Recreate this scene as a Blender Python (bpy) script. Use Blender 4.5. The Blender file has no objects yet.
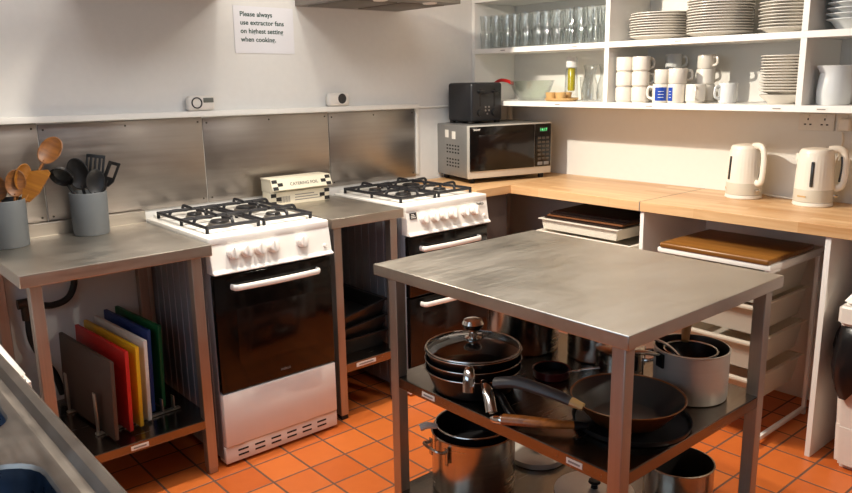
import bpy, bmesh, math, random
from mathutils import Vector, Matrix, Quaternion
random.seed(7)
SC = bpy.context.scene
COL = SC.collection
PI = math.pi

# ------------------------------------------------------------------ materials
def lin(h):
    h = h.lstrip('#')
    c = [int(h[i:i+2], 16)/255 for i in (0, 2, 4)]
    return tuple(x/12.92 if x <= .04045 else ((x+.055)/1.055)**2.4 for x in c) + (1,)

def base(name, color, rough=.5, metal=0., spec=.5, **kw):
    m = bpy.data.materials.new(name); m.use_nodes = True
    b = m.node_tree.nodes['Principled BSDF']
    b.inputs['Base Color'].default_value = lin(color) if isinstance(color, str) else color
    b.inputs['Roughness'].default_value = rough
    b.inputs['Metallic'].default_value = metal
    b.inputs['Specular IOR Level'].default_value = spec
    for k, v in kw.items(): b.inputs[k.replace('_', ' ')].default_value = v
    return m, m.node_tree.nodes, m.node_tree.links, b

def plain(name, color, rough=.5, metal=0., bump=.0, scale=60., var=.06, **kw):
    """colour with faint procedural unevenness in tone, gloss and surface"""
    m, n, l, b = base(name, color, rough, metal, **kw)
    tc = n.new('ShaderNodeTexCoord'); nz = n.new('ShaderNodeTexNoise')
    nz.inputs['Scale'].default_value = scale; nz.inputs['Detail'].default_value = 3
    l.new(tc.outputs['Object'], nz.inputs['Vector'])
    mx = n.new('ShaderNodeMix'); mx.data_type = 'RGBA'; mx.blend_type = 'MULTIPLY'
    c = lin(color)
    mx.inputs[0].default_value = 1.
    mx.inputs[6].default_value = c
    mr = n.new('ShaderNodeMapRange'); mr.inputs[3].default_value = 1-var; mr.inputs[4].default_value = 1+var
    l.new(nz.outputs['Fac'], mr.inputs[0]); l.new(mr.outputs[0], mx.inputs[7])
    l.new(mx.outputs[2], b.inputs['Base Color'])
    if bump:
        bp = n.new('ShaderNodeBump'); bp.inputs['Strength'].default_value = bump; bp.inputs['Distance'].default_value = .002
        l.new(nz.outputs['Fac'], bp.inputs['Height']); l.new(bp.outputs[0], b.inputs['Normal'])
    return m

def steel(name, color, r0=.22, r1=.42, sc=(4, 160, 160), smudge=5., var=.12):
    m, n, l, b = base(name, color, .3, 1.)
    tc = n.new('ShaderNodeTexCoord'); mp = n.new('ShaderNodeMapping'); mp.inputs['Scale'].default_value = sc
    l.new(tc.outputs['Object'], mp.inputs[0])
    n1 = n.new('ShaderNodeTexNoise'); n1.inputs['Scale'].default_value = 1; n1.inputs['Detail'].default_value = 4
    l.new(mp.outputs[0], n1.inputs['Vector'])
    n2 = n.new('ShaderNodeTexNoise'); n2.inputs['Scale'].default_value = smudge; n2.inputs['Detail'].default_value = 5
    l.new(tc.outputs['Object'], n2.inputs['Vector'])
    ad = n.new('ShaderNodeMath'); ad.operation = 'ADD'
    l.new(n1.outputs['Fac'], ad.inputs[0]); l.new(n2.outputs['Fac'], ad.inputs[1])
    mr = n.new('ShaderNodeMapRange'); mr.inputs[1].default_value = .6; mr.inputs[2].default_value = 1.4
    mr.inputs[3].default_value = r0; mr.inputs[4].default_value = r1
    l.new(ad.outputs[0], mr.inputs[0]); l.new(mr.outputs[0], b.inputs['Roughness'])
    mc = n.new('ShaderNodeMapRange'); mc.inputs[1].default_value = .6; mc.inputs[2].default_value = 1.4
    mc.inputs[3].default_value = 1-var; mc.inputs[4].default_value = 1+var
    l.new(ad.outputs[0], mc.inputs[0])
    mx = n.new('ShaderNodeMix'); mx.data_type = 'RGBA'; mx.blend_type = 'MULTIPLY'; mx.inputs[0].default_value = 1
    mx.inputs[6].default_value = lin(color); l.new(mc.outputs[0], mx.inputs[7]); l.new(mx.outputs[2], b.inputs['Base Color'])
    bp = n.new('ShaderNodeBump'); bp.inputs['Strength'].default_value = .015; bp.inputs['Distance'].default_value = .001
    l.new(n1.outputs['Fac'], bp.inputs['Height']); l.new(bp.outputs[0], b.inputs['Normal'])
    return m

def wood(name, c1, c2, c3, stave=None, along='Y', grain=14., rough=.38):
    m, n, l, b = base(name, c1, rough)
    tc = n.new('ShaderNodeTexCoord'); mp = n.new('ShaderNodeMapping')
    if along == 'Y': mp.inputs['Rotation'].default_value = (0, 0, PI/2)
    l.new(tc.outputs['Object'], mp.inputs[0])
    gs = n.new('ShaderNodeMapping'); gs.inputs['Scale'].default_value = (grain*.25, grain*6, grain*6)
    l.new(mp.outputs[0], gs.inputs[0])
    nz = n.new('ShaderNodeTexNoise'); nz.inputs['Scale'].default_value = 1; nz.inputs['Detail'].default_value = 5; nz.inputs['Distortion'].default_value = .6
    l.new(gs.outputs[0], nz.inputs['Vector'])
    mix = n.new('ShaderNodeMix'); mix.data_type = 'RGBA'
    mix.inputs[6].default_value = lin(c1); mix.inputs[7].default_value = lin(c2)
    if stave:
        br = n.new('ShaderNodeTexBrick'); br.inputs['Scale'].default_value = 1.
        br.inputs['Brick Width'].default_value = stave[0]; br.inputs['Row Height'].default_value = stave[1]
        br.inputs['Mortar Size'].default_value = .0006; br.inputs['Mortar Smooth'].default_value = 0
        br.inputs['Color1'].default_value = (0, 0, 0, 1); br.inputs['Color2'].default_value = (1, 1, 1, 1); br.inputs['Mortar'].default_value = (1, 1, 1, 1)
        br.offset = .37
        l.new(mp.outputs[0], br.inputs['Vector'])
        ad = n.new('ShaderNodeMath'); ad.operation = 'MULTIPLY_ADD'; ad.inputs[1].default_value = .55
        sp = n.new('ShaderNodeSeparateColor'); l.new(br.outputs['Color'], sp.inputs[0])
        sb = n.new('ShaderNodeMath'); sb.operation = 'MULTIPLY_ADD'; sb.inputs[1].default_value = 1.1; sb.inputs[2].default_value = -.3
        l.new(nz.outputs['Fac'], sb.inputs[0])
        l.new(sp.outputs[0], ad.inputs[0]); l.new(sb.outputs[0], ad.inputs[2]); ad.use_clamp = True
        l.new(ad.outputs[0], mix.inputs[0])
    else:
        mr = n.new('ShaderNodeMapRange'); mr.inputs[1].default_value = .3; mr.inputs[2].default_value = .7
        l.new(nz.outputs['Fac'], mr.inputs[0]); l.new(mr.outputs[0], mix.inputs[0])
    l.new(mix.outputs[2], b.inputs['Base Color'])
    return m

def tile_floor():
    m, n, l, b = base('quarry_tiles', '#b8552a', .42)
    T = .1591; X0 = -.5602; Y0 = -1.9376
    tc = n.new('ShaderNodeTexCoord'); sx = n.new('ShaderNodeSeparateXYZ'); l.new(tc.outputs['Object'], sx.inputs[0])
    def M(op, a, bb=None, c=None):
        q = n.new('ShaderNodeMath'); q.operation = op
        for i, v in enumerate((a, bb, c)):
            if v is None: continue
            if isinstance(v, (int, float)): q.inputs[i].default_value = v
            else: l.new(v, q.inputs[i])
        return q.outputs[0]
    u = M('DIVIDE', M('SUBTRACT', sx.outputs[0], X0), T); v = M('DIVIDE', M('SUBTRACT', sx.outputs[1], Y0), T)
    fu = M('ABSOLUTE', M('SUBTRACT', M('FRACT', u), .5)); fv = M('ABSOLUTE', M('SUBTRACT', M('FRACT', v), .5))
    d = M('SUBTRACT', .5, M('MAXIMUM', fu, fv))           # distance to the joint, in tiles
    g = n.new('ShaderNodeMapRange'); g.interpolation_type = 'SMOOTHSTEP'
    g.inputs[1].default_value = .016; g.inputs[2].default_value = .034; l.new(d, g.inputs[0])
    cv = n.new('ShaderNodeCombineXYZ'); l.new(M('FLOOR', u), cv.inputs[0]); l.new(M('FLOOR', v), cv.inputs[1])
    wn = n.new('ShaderNodeTexWhiteNoise'); wn.noise_dimensions = '2D'; l.new(cv.outputs[0], wn.inputs['Vector'])
    nz = n.new('ShaderNodeTexNoise'); nz.inputs['Scale'].default_value = 18; nz.inputs['Detail'].default_value = 5
    l.new(tc.outputs['Object'], nz.inputs['Vector'])
    ff = M('MULTIPLY_ADD', wn.outputs['Value'], .55, M('MULTIPLY', nz.outputs['Fac'], .5))
    mc = n.new('ShaderNodeMix'); mc.data_type = 'RGBA'; mc.inputs[6].default_value = lin('#b4521f'); mc.inputs[7].default_value = lin('#d67434')
    l.new(ff, mc.inputs[0])
    mj = n.new('ShaderNodeMix'); mj.data_type = 'RGBA'; mj.inputs[6].default_value = lin('#5f4334')
    l.new(g.outputs[0], mj.inputs[0]); l.new(mc.outputs[2], mj.inputs[7]); l.new(mj.outputs[2], b.inputs['Base Color'])
    mr = n.new('ShaderNodeMapRange'); mr.inputs[3].default_value = .8; mr.inputs[4].default_value = .36
    l.new(g.outputs[0], mr.inputs[0]); l.new(mr.outputs[0], b.inputs['Roughness'])
    bp = n.new('ShaderNodeBump'); bp.inputs['Strength'].default_value = .5; bp.inputs['Distance'].default_value = .003
    l.new(M('MULTIPLY_ADD', nz.outputs['Fac'], .12, g.outputs[0]), bp.inputs['Height']); l.new(bp.outputs[0], b.inputs['Normal'])
    return m

def thin_glass(name, tint='#f4fbfa', base_refl=.06, edge=.75):
    """thin-walled glass: light passes, edges and glints reflect"""
    m = bpy.data.materials.new(name); m.use_nodes = True; n = m.node_tree.nodes; l = m.node_tree.links
    n.clear(); out = n.new('ShaderNodeOutputMaterial')
    tr = n.new('ShaderNodeBsdfTransparent'); tr.inputs[0].default_value = lin(tint)
    gl = n.new('ShaderNodeBsdfGlossy'); gl.inputs['Roughness'].default_value = .03
    lw = n.new('ShaderNodeLayerWeight'); lw.inputs[0].default_value = .45
    mr = n.new('ShaderNodeMapRange'); mr.inputs[3].default_value = base_refl; mr.inputs[4].default_value = edge
    pw = n.new('ShaderNodeMath'); pw.operation = 'POWER'; pw.inputs[1].default_value = 2.2
    l.new(lw.outputs['Facing'], pw.inputs[0]); l.new(pw.outputs[0], mr.inputs[0])
    tm = n.new('ShaderNodeMix'); tm.data_type = 'RGBA'; tm.inputs[6].default_value = lin(tint); tm.inputs[7].default_value = (.74, .79, .82, 1)
    p3 = n.new('ShaderNodeMath'); p3.operation = 'POWER'; p3.inputs[1].default_value = 3.2; l.new(lw.outputs['Facing'], p3.inputs[0])
    l.new(p3.outputs[0], tm.inputs[0]); l.new(tm.outputs[2], tr.inputs[0])
    mx = n.new('ShaderNodeMixShader'); l.new(mr.outputs[0], mx.inputs[0]); l.new(tr.outputs[0], mx.inputs[1]); l.new(gl.outputs[0], mx.inputs[2])
    l.new(mx.outputs[0], out.inputs[0])
    return m

M = {}
M['wall'] = plain('white_wall_paint', '#e4e1dc', .75, bump=.15, scale=35, var=.03)
M['wall_r'] = plain('white_board', '#e8e4dc', .6, bump=.05, scale=30, var=.02)
M['wall_dim'] = plain('unseen_wall_low_bounce', '#a3a09c', .8, var=.03)  # unseen walls made grey to cut bounced fill under the benches
M['ceil'] = plain('ceiling_paint', '#ece6dc', .85, var=.02)
M['floor'] = tile_floor()
M['white_paint'] = plain('white_gloss_paint', '#efebe4', .42, var=.02)
M['steel'] = steel('brushed_stainless', '#c9c1b6', .26, .42, var=.07)
M['steel_shelf'] = steel('shaded_stainless_shelf', '#877f76', .14, .3, sc=(4, 90, 90), smudge=7, var=.1)  # colour darkened for the dark tabletop underside the shelf mirrors
M['steel_v'] = steel('brushed_stainless_upright', '#b7aea5', .4, .55, sc=(160, 160, 4))
M['steel_top'] = steel('worn_stainless_top', '#c8c1b6', .27, .46, sc=(6, 70, 70), smudge=6, var=.08)
M['splash'] = steel('splashback_steel', '#a59e98', .26, .42, sc=(3, 140, 60), smudge=4, var=.1)
M['pot'] = steel('pot_steel', '#bdb6ac', .16, .32, sc=(3, 3, 90), smudge=6, var=.06)
M['alu'] = steel('cast_aluminium', '#d2cdc4', .4, .52, sc=(8, 8, 160), smudge=9, var=.06)
M['alu'].node_tree.nodes['Principled BSDF'].inputs['Metallic'].default_value = .6
M['chrome'] = plain('chrome', '#d8d4ce', .12, 1., var=.02)
M['screw'] = plain('screw_steel', '#5a544e', .4, .8)
M['enamel'] = plain('white_enamel', '#f1ece4', .22, var=.015)
M['enamel_door'] = plain('white_enamel_drawer', '#ece4dc', .25, var=.015)
M['ribbed'] = plain('grey_coated_sheet', '#8d8f96', .45, .3, var=.04)
M['black_glass'] = plain('oven_door_glass', '#0a0706', .12, spec=.4, var=.1)
M['oven_inner'] = plain('oven_inner_window', '#140a07', .14, spec=.4, var=.2)
M['iron'] = plain('black_cast_iron', '#17161a', .5, bump=.3, scale=200)
M['burner'] = plain('burner_alloy', '#8c857c', .4, .8)
M['burner_cap'] = plain('burner_cap_enamel', '#1a191b', .35)
M['slot'] = plain('dark_slot', '#15110f', .7)
M['grey_mark'] = plain('grey_print', '#77716c', .6)
M['dark_mark'] = plain('dark_print', '#221f1e', .6)
M['label'] = plain('paper_label', '#efe8de', .6)
M['label_grey'] = plain('label_print', '#8f8880', .6)
M['worktop'] = wood('stave_oak_worktop', '#e0bd90', '#b98652', '#8a5a30', stave=(.42, .046), along='Y', grain=10)
M['worktop_x'] = wood('stave_oak_worktop_return', '#e0bd90', '#b98652', '#8a5a30', stave=(.42, .046), along='X', grain=10)
M['board_wood'] = wood('shaded_varnished_board', '#94632c', '#6d441a', '#80501f', along='Y', grain=9, rough=.3)  # browns darkened for the shade beneath the worktop
M['spoon_wood'] = wood('spoon_wood', '#8c5723', '#683d17', '#70401a', along='X', grain=12, rough=.5)
M['spoon_wood2'] = wood('pale_spoon_wood', '#a36b22', '#824d17', '#70401a', along='X', grain=12, rough=.45)
M['handle_wood'] = wood('handle_wood', '#b36a2c', '#7f471b', '#70401a', along='X', grain=12, rough=.35)
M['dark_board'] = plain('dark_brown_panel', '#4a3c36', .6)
M['grey_pot'] = plain('grey_glazed_pot', '#5c5f61', .5, var=.05, scale=20)
M['black_nylon'] = plain('black_nylon', '#0f0e0f', .45)
M['grey_nylon'] = plain('charcoal_nylon', '#1d1a19', .45)
M['nonstick'] = plain('nonstick_black', '#0f0e10', .38, spec=.28, bump=.05, scale=300)
M['nonstick_grey'] = plain('worn_nonstick_grey', '#302d2a', .38, bump=.08, scale=250, var=.25)
M['wok_out'] = plain('burnt_enamel', '#8a5a32', .28, .6, var=.45, scale=40)
M['handle_grey'] = plain('grey_soft_handle', '#4a4644', .45)
M['red'] = plain('red_enamel', '#5c1514', .35)
M['toaster'] = plain('matt_black_shell', '#1c1c1f', .36)
M['mw_shell'] = plain('silver_sprayed_shell', '#8f8d8a', .38, .55)
M['mw_silver'] = plain('silver_plastic', '#c9c4bb', .35, .4)
M['green_led'] = None
m_, n_, l_, b_ = base('green_display', '#0a1a0c', .3); b_.inputs['Emission Color'].default_value = (.15, 1, .3, 1); b_.inputs['Emission Strength'].default_value = 1.2; M['green_led'] = m_
M['cream'] = plain('cream_kettle_enamel', '#ece3d4', .3, var=.02)
M['kettle_band'] = plain('beige_kettle_band', '#cfc5b2', .35, var=.02)
M['gauge'] = plain('smoked_gauge', '#3a3835', .15)
M['china'] = plain('white_china', '#dfd7ca', .25, var=.02)
M['china_cool'] = plain('cool_white_china', '#dadad7', .2, var=.02)
M['plate'] = plain('stacked_plate_china', '#ddd5c9', .25, var=.02)
M['blue_print'] = plain('blue_transfer', '#1d43a0', .3)
M['glass'] = thin_glass('clear_thin_glass', '#fbfcfc', .05, .75)
M['glass_green'] = thin_glass('greenish_thin_glass', '#f8fbf8', .06, .8)
M['lid_glass'] = thin_glass('lid_glass', '#cfc8c0', .08, .6)
M['window_glass'] = thin_glass('window_pane_glass', '#f6fafb', .03, .4)
M['oil'] = plain('olive_oil', '#b8a71c', .2)
M['tan'] = plain('tan_ceramic', '#c8a067', .4)
M['red_plastic'] = plain('red_plastic', '#c4201c', .4)
M['socket'] = plain('white_socket_plastic', '#e4ddd2', .35)
M['alarm'] = plain('white_alarm_plastic', '#e6dfd6', .4)
M['alarm_dark'] = plain('dark_alarm_grille', '#2c2a2b', .5)
M['lcd'] = plain('grey_lcd', '#6d7068', .3)
M['paper'] = plain('white_paper', '#e9e7ea', .7, var=.01)
M['ink'] = plain('green_black_ink', '#0f4034', .7)
M['carton'] = plain('white_carton', '#e7ddc6', .55, var=.02)
M['carton_black'] = plain('carton_black_print', '#1b1714', .55)
M['hose'] = plain('black_rubber_hose', '#191615', .5)
M['brass'] = plain('valve_metal', '#4d4238', .4, .7)
M['tray_white'] = plain('white_tray_plastic', '#e6dccd', .4, var=.02)
M['tray_clear'] = plain('frosted_drawer_plastic', '#e6ddd0', .35, var=.03)
nn_ = M['tray_clear'].node_tree; tl_ = nn_.nodes.new('ShaderNodeBsdfTranslucent'); tl_.inputs[0].default_value = lin('#e6dece'); ms_ = nn_.nodes.new('ShaderNodeMixShader'); ms_.inputs[0].default_value = .5
nn_.links.new(nn_.nodes['Principled BSDF'].outputs[0], ms_.inputs[1]); nn_.links.new(tl_.outputs[0], ms_.inputs[2]); nn_.links.new(ms_.outputs[0], nn_.nodes['Material Output'].inputs[0])
M['dark_tray'] = plain('dark_brown_tray', '#2c1d18', .35)
M['cork'] = plain('brown_place_mat', '#7a4c2c', .5)
M['tin'] = plain('black_roasting_enamel', '#1b1918', .3, spec=.5, var=.2, scale=12)
M['bag'] = plain('black_bin_liner', '#121113', .28, bump=.5, scale=30)
M['bin'] = plain('white_bin_plastic', '#e9e2d8', .4, var=.02)
M['hood'] = steel('hood_steel', '#8a827b', .3, .45)
M['filter'] = plain('hood_filter', '#6d655d', .5, .6)
M['sink'] = steel('sink_steel', '#8d847b', .26, .5, sc=(70, 5, 70), smudge=16, var=.24)
M['bowl'] = steel('sink_bowl_steel_sky_tint', '#66788f', .22, .36, sc=(60, 60, 60), smudge=10, var=.06)  # blue of the reflected window sky painted into the steel
for k, c in dict(brown='#49342a', red='#c01c14', yellow='#d9a514', white='#d9cfc6', blue='#14306e', green='#0f5a30').items():  # brown darkened to deepen the shade under the bench
    M['cb_'+k] = plain('board_'+k+'_plastic', c, .5, bump=.1, scale=120)

# ------------------------------------------------------------------ geometry helpers
def merge(bm, tmp):
    me = bpy.data.meshes.new('t'); tmp.to_mesh(me); tmp.free(); bm.from_mesh(me); bpy.data.meshes.remove(me)

def box(bm, x0, x1, y0, y1, z0, z1, bev=0., seg=2, mat=None):
    t = bmesh.new(); bmesh.ops.create_cube(t, size=1)
    for v in t.verts:
        v.co = Vector((x0+(v.co.x+.5)*(x1-x0), y0+(v.co.y+.5)*(y1-y0), z0+(v.co.z+.5)*(z1-z0)))
    if bev: bmesh.ops.bevel(t, geom=t.edges[:], offset=bev, segments=seg, affect='EDGES', profile=.5)
    if mat is not None: bmesh.ops.transform(t, matrix=mat, verts=t.verts)
    merge(bm, t); return bm

def frustum(bm, b, tp, z0, z1, bev=0., seg=2):
    """b, tp = (x0,x1,y0,y1) at bottom and top"""
    t = bmesh.new(); bmesh.ops.create_cube(t, size=1)
    for v in t.verts:
        r = tp if v.co.z > 0 else b
        v.co = Vector((r[0] if v.co.x < 0 else r[1], r[2] if v.co.y < 0 else r[3], z1 if v.co.z > 0 else z0))
    if bev: bmesh.ops.bevel(t, geom=t.edges[:], offset=bev, segments=seg, affect='EDGES')
    merge(bm, t); return bm

def lathe(bm, prof, n=40, c=(0, 0, 0), flute=None, sx=1, sy=1, mat=None):
    t = bmesh.new(); rings = []
    for r, z in prof:
        if r < 1e-6: rings.append([t.verts.new((0, 0, z))])
        else:
            ring = []
            for i in range(n):
                a = 2*PI*i/n
                rr = r*(1+(flute[1]*math.cos(a*flute[0]) if flute and flute[2] <= z <= flute[3] else 0))
                ring.append(t.verts.new((rr*math.cos(a)*sx, rr*math.sin(a)*sy, z)))
            rings.append(ring)
    for a, b in zip(rings, rings[1:]):
        for i in range(n):
            j = (i+1) % n
            try:
                if len(a) == 1 and len(b) == 1: continue
                if len(a) == 1: t.faces.new((a[0], b[i], b[j]))
                elif len(b) == 1: t.faces.new((a[i], a[j], b[0]))
                else: t.faces.new((a[i], a[j], b[j], b[i]))
            except ValueError: pass
    bmesh.ops.recalc_face_normals(t, faces=t.faces)
    for v in t.verts: v.co += Vector(c)
    if mat is not None: bmesh.ops.transform(t, matrix=mat, verts=t.verts)
    merge(bm, t); return bm

def tube(bm, pts, r, n=10, closed=False, flat=1.):
    pts = [Vector(p) for p in pts]; N = len(pts); t = bmesh.new()
    rs = r if isinstance(r, (list, tuple)) else [r]*N
    rings = []; up = None
    for i, p in enumerate(pts):
        a = pts[i-1] if (i > 0 or closed) else p
        b = pts[(i+1) % N] if (i < N-1 or closed) else p
        d = (b-a)
        if d.length < 1e-9: d = Vector((0, 0, 1))
        d.normalize()
        if up is None:
            up = Vector((0, 0, 1)) if abs(d.z) < .9 else Vector((1, 0, 0))
        up = (up - d*up.dot(d)).normalized(); s = d.cross(up)
        rings.append([t.verts.new(p + s*math.cos(2*PI*k/n)*rs[i] + up*math.sin(2*PI*k/n)*rs[i]*flat) for k in range(n)])
    pr = list(zip(rings, rings[1:])) + ([(rings[-1], rings[0])] if closed else [])
    for a, b in pr:
        for k in range(n): t.faces.new((a[k], a[(k+1) % n], b[(k+1) % n], b[k]))
    if not closed:
        t.faces.new(rings[0]); t.faces.new(rings[-1])
    bmesh.ops.recalc_face_normals(t, faces=t.faces)
    merge(bm, t); return bm

def smooth_path(pts, k=6):
    P = [Vector(p) for p in pts]; out = []
    for i in range(len(P)-1):
        p0 = P[max(i-1, 0)]; p1 = P[i]; p2 = P[i+1]; p3 = P[min(i+2, len(P)-1)]
        for s in range(k):
            u = s/k
            out.append(.5*((2*p1)+(p2-p0)*u+(2*p0-5*p1+4*p2-p3)*u*u+(3*p1-p0-3*p2+p3)*u**3))
    out.append(P[-1]); return out

def prism(bm, pts, z0, z1, bev=0., mat=None):
    """outline in xy pulled up in z"""
    t = bmesh.new(); vs = [t.verts.new((x, y, z0)) for x, y in pts]
    f = t.faces.new(vs); r = bmesh.ops.extrude_face_region(t, geom=[f])
    for v in r['geom']:
        if isinstance(v, bmesh.types.BMVert): v.co.z = z1
    bmesh.ops.recalc_face_normals(t, faces=t.faces)
    if bev:
        bmesh.ops.bevel(t, geom=[e for e in t.edges], offset=bev, segments=2, affect='EDGES')
    if mat is not None: bmesh.ops.transform(t, matrix=mat, verts=t.verts)
    merge(bm, t); return bm

def ellipsoid(bm, c, r, mat=None, n=20):
    t = bmesh.new(); bmesh.ops.create_uvsphere(t, u_segments=n, v_segments=n//2, radius=1)
    for v in t.verts: v.co = Vector((v.co.x*r[0], v.co.y*r[1], v.co.z*r[2]))
    if mat is not None: bmesh.ops.transform(t, matrix=mat, verts=t.verts)
    for v in t.verts: v.co += Vector(c)
    merge(bm, t); return bm

def obj(name, bm, mat, parent=None, loc=(0, 0, 0), ang=35):
    me = bpy.data.meshes.new(name); bm.to_mesh(me); bm.free()
    for p in me.polygons: p.use_smooth = True
    if name in ('leg', 'undershelf', 'post', 'support_panel', 'wooden_worktop', 'shelf', 'upright', 'body', 'corner_board', 'side_board', 'upstand'): ang = 20
    me.set_sharp_from_angle(angle=math.radians(ang))
    me.materials.append(M[mat] if isinstance(mat, str) else mat)
    o = bpy.data.objects.new(name, me); COL.objects.link(o); o.location = loc
    if parent: o.parent = parent
    return o

def B(*a, **k): return box(bmesh.new(), *a, **k)
def L(*a, **k): return lathe(bmesh.new(), *a, **k)
def T(*a, **k): return tube(bmesh.new(), *a, **k)

def tag(o, label, cat, group=None):
    o['label'] = label; o['category'] = cat
    if group: o['group'] = group
    return o

def thing(name, label, cat, loc=(0, 0, 0), rz=0., group=None):
    o = bpy.data.objects.new(name, None); COL.objects.link(o); o.location = loc; o.rotation_euler = (0, 0, rz)
    o.empty_display_size = .05
    return tag(o, label, cat, group)

def struct(name, bm, mat):
    o = obj(name, bm, mat); o['kind'] = 'structure'; return o

def dup(root, loc, rz=None, label=None, group=None):
    r = root.copy(); COL.objects.link(r); r.location = loc
    if rz is not None: r.rotation_euler = (0, 0, rz)
    if label: r['label'] = label
    if group: r['group'] = group
    for ch in list(root.children):
        c = ch.copy(); COL.objects.link(c); c.parent = r
        for g in list(ch.children):
            d = g.copy(); COL.objects.link(d); d.parent = c
    return r

def lettering(name, text, size, mat, parent, loc, rot, align='CENTER', bold=0., line=1.15):
    cu = bpy.data.curves.new(name, 'FONT'); cu.body = text; cu.size = size; cu.align_x = align; cu.align_y = 'CENTER'
    cu.extrude = .0004; cu.offset = bold; cu.space_line = line; cu.space_character = 1.04
    tmp = bpy.data.objects.new('tmp', cu); COL.objects.link(tmp)
    dg = bpy.context.evaluated_depsgraph_get()
    me = bpy.data.meshes.new_from_object(tmp.evaluated_get(dg)); bpy.data.objects.remove(tmp)
    me.materials.clear(); me.materials.append(M[mat])
    o = bpy.data.objects.new(name, me); COL.objects.link(o); o.location = loc; o.rotation_euler = rot
    if parent: o.parent = parent
    return o

ORD = ['', 'first', 'second', 'third', 'fourth', 'fifth', 'sixth', 'seventh', 'eighth', 'ninth', 'tenth', 'eleventh', 'twelfth',
       'thirteenth', 'fourteenth', 'fifteenth', 'sixteenth']

# ------------------------------------------------------------------ the room
XL, YF, ZC = -3.72, -4.7, 2.45
struct('floor', B(XL-.1, .1, YF-.1, .1, -.06, 0), 'floor')
struct('ceiling', B(XL-.1, .1, YF-.1, .1, ZC, ZC+.08), 'ceil')
struct('wall_back', B(XL-.1, .1, 0, .1, 0, ZC), 'wall')
struct('wall_right', B(0, .1, YF-.1, 0, 0, ZC), 'wall_r')
struct('wall_front', B(XL-.1, .1, YF-.1, YF, 0, ZC), 'wall_dim')
wb = bmesh.new()
WY0, WY1, WZ0, WZ1 = -2.75, -1.15, 1.12, 2.1          # window over the sink
box(wb, XL-.12, XL, YF, WY0, 0, ZC); box(wb, XL-.12, XL, WY1, 0, 0, ZC)
box(wb, XL-.12, XL, WY0, WY1, 0, WZ0); box(wb, XL-.12, XL, WY0, WY1, WZ1, ZC)
struct('wall_left', wb, 'wall_dim')
wf = bmesh.new()
for a in ((WY0, WY0+.06, WZ0, WZ1), (WY1-.06, WY1, WZ0, WZ1), (WY0+.06, WY1-.06, WZ0, WZ0+.06), (WY0+.06, WY1-.06, WZ1-.06, WZ1), (-1.98, -1.92, WZ0+.06, WZ1-.06)):
    box(wf, XL-.09, XL-.03, a[0], a[1], a[2], a[3], .004)
struct('window_1', wf, 'white_paint')
struct('window_2', B(XL-.062, XL-.058, WY0+.05, WY1-.05, WZ0+.05, WZ1-.05), 'window_glass')
struct('trim_1', B(-.036, -.012, -.022, -.001, .91, 2.2, .002), 'white_paint')     # batten up the corner behind the shelves

# wooden ledge on top of the steel splashback
lg = thing('wooden_ledge', 'narrow white wooden ledge running along the top of the steel splashback', 'ledge', (-1.9, 0, 1.314)); lg.rotation_euler = (0, .0095, 0)
obj('ledge_board', B(-1.4, 1.15, -.042, -.0005, -.012, .012, .003), 'white_paint', lg)
obj('edge_strip', B(1.151, 1.17, -.012, -.0005, -.36, .012, .002), 'white_paint', lg)
obj('ledge_board', B(1.171, 1.85, -.010, -.0005, -.012, -.002, .003), 'white_paint', lg)

# steel splashback sheets
for i, (x0, x1, lab) in enumerate(((-3.3, -2.602, 'brushed steel splashback sheet behind the wooden spoons, leftmost'),
                                  (-2.598, -1.948, 'brushed steel splashback sheet behind the black utensils and first cooker'),
                                  (-1.944, -1.303, 'brushed steel splashback sheet behind the catering foil cartons'),
                                  (-1.299, -.754, 'brushed steel splashback sheet behind the far cooker, rightmost'))):
    hh_ = 1.2975-.0095*((x0+x1)/2+1.9)-.93
    s = thing('splashback_sheet', lab, 'splashback', ((x0+x1)/2, 0, .93), 0, 'steel splashback sheets')
    w = (x1-x0)/2
    obj('sheet', B(-w, w, -.006, -.0005, 0, hh_, .0008), 'splash', s)
    for sx_ in (-w+.018, 0, w-.018):
        for sz_ in (.02, hh_-.02):
            if sx_ == 0 and sz_ < .1: continue
            obj('screw', L([(0, -.002), (.0045, -.002), (.0035, .0015), (0, .002)], 10, mat=Matrix.Translation((sx_, -.007, sz_)) @ Matrix.Rotation(PI/2, 4, 'X')), 'screw', s)

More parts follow.
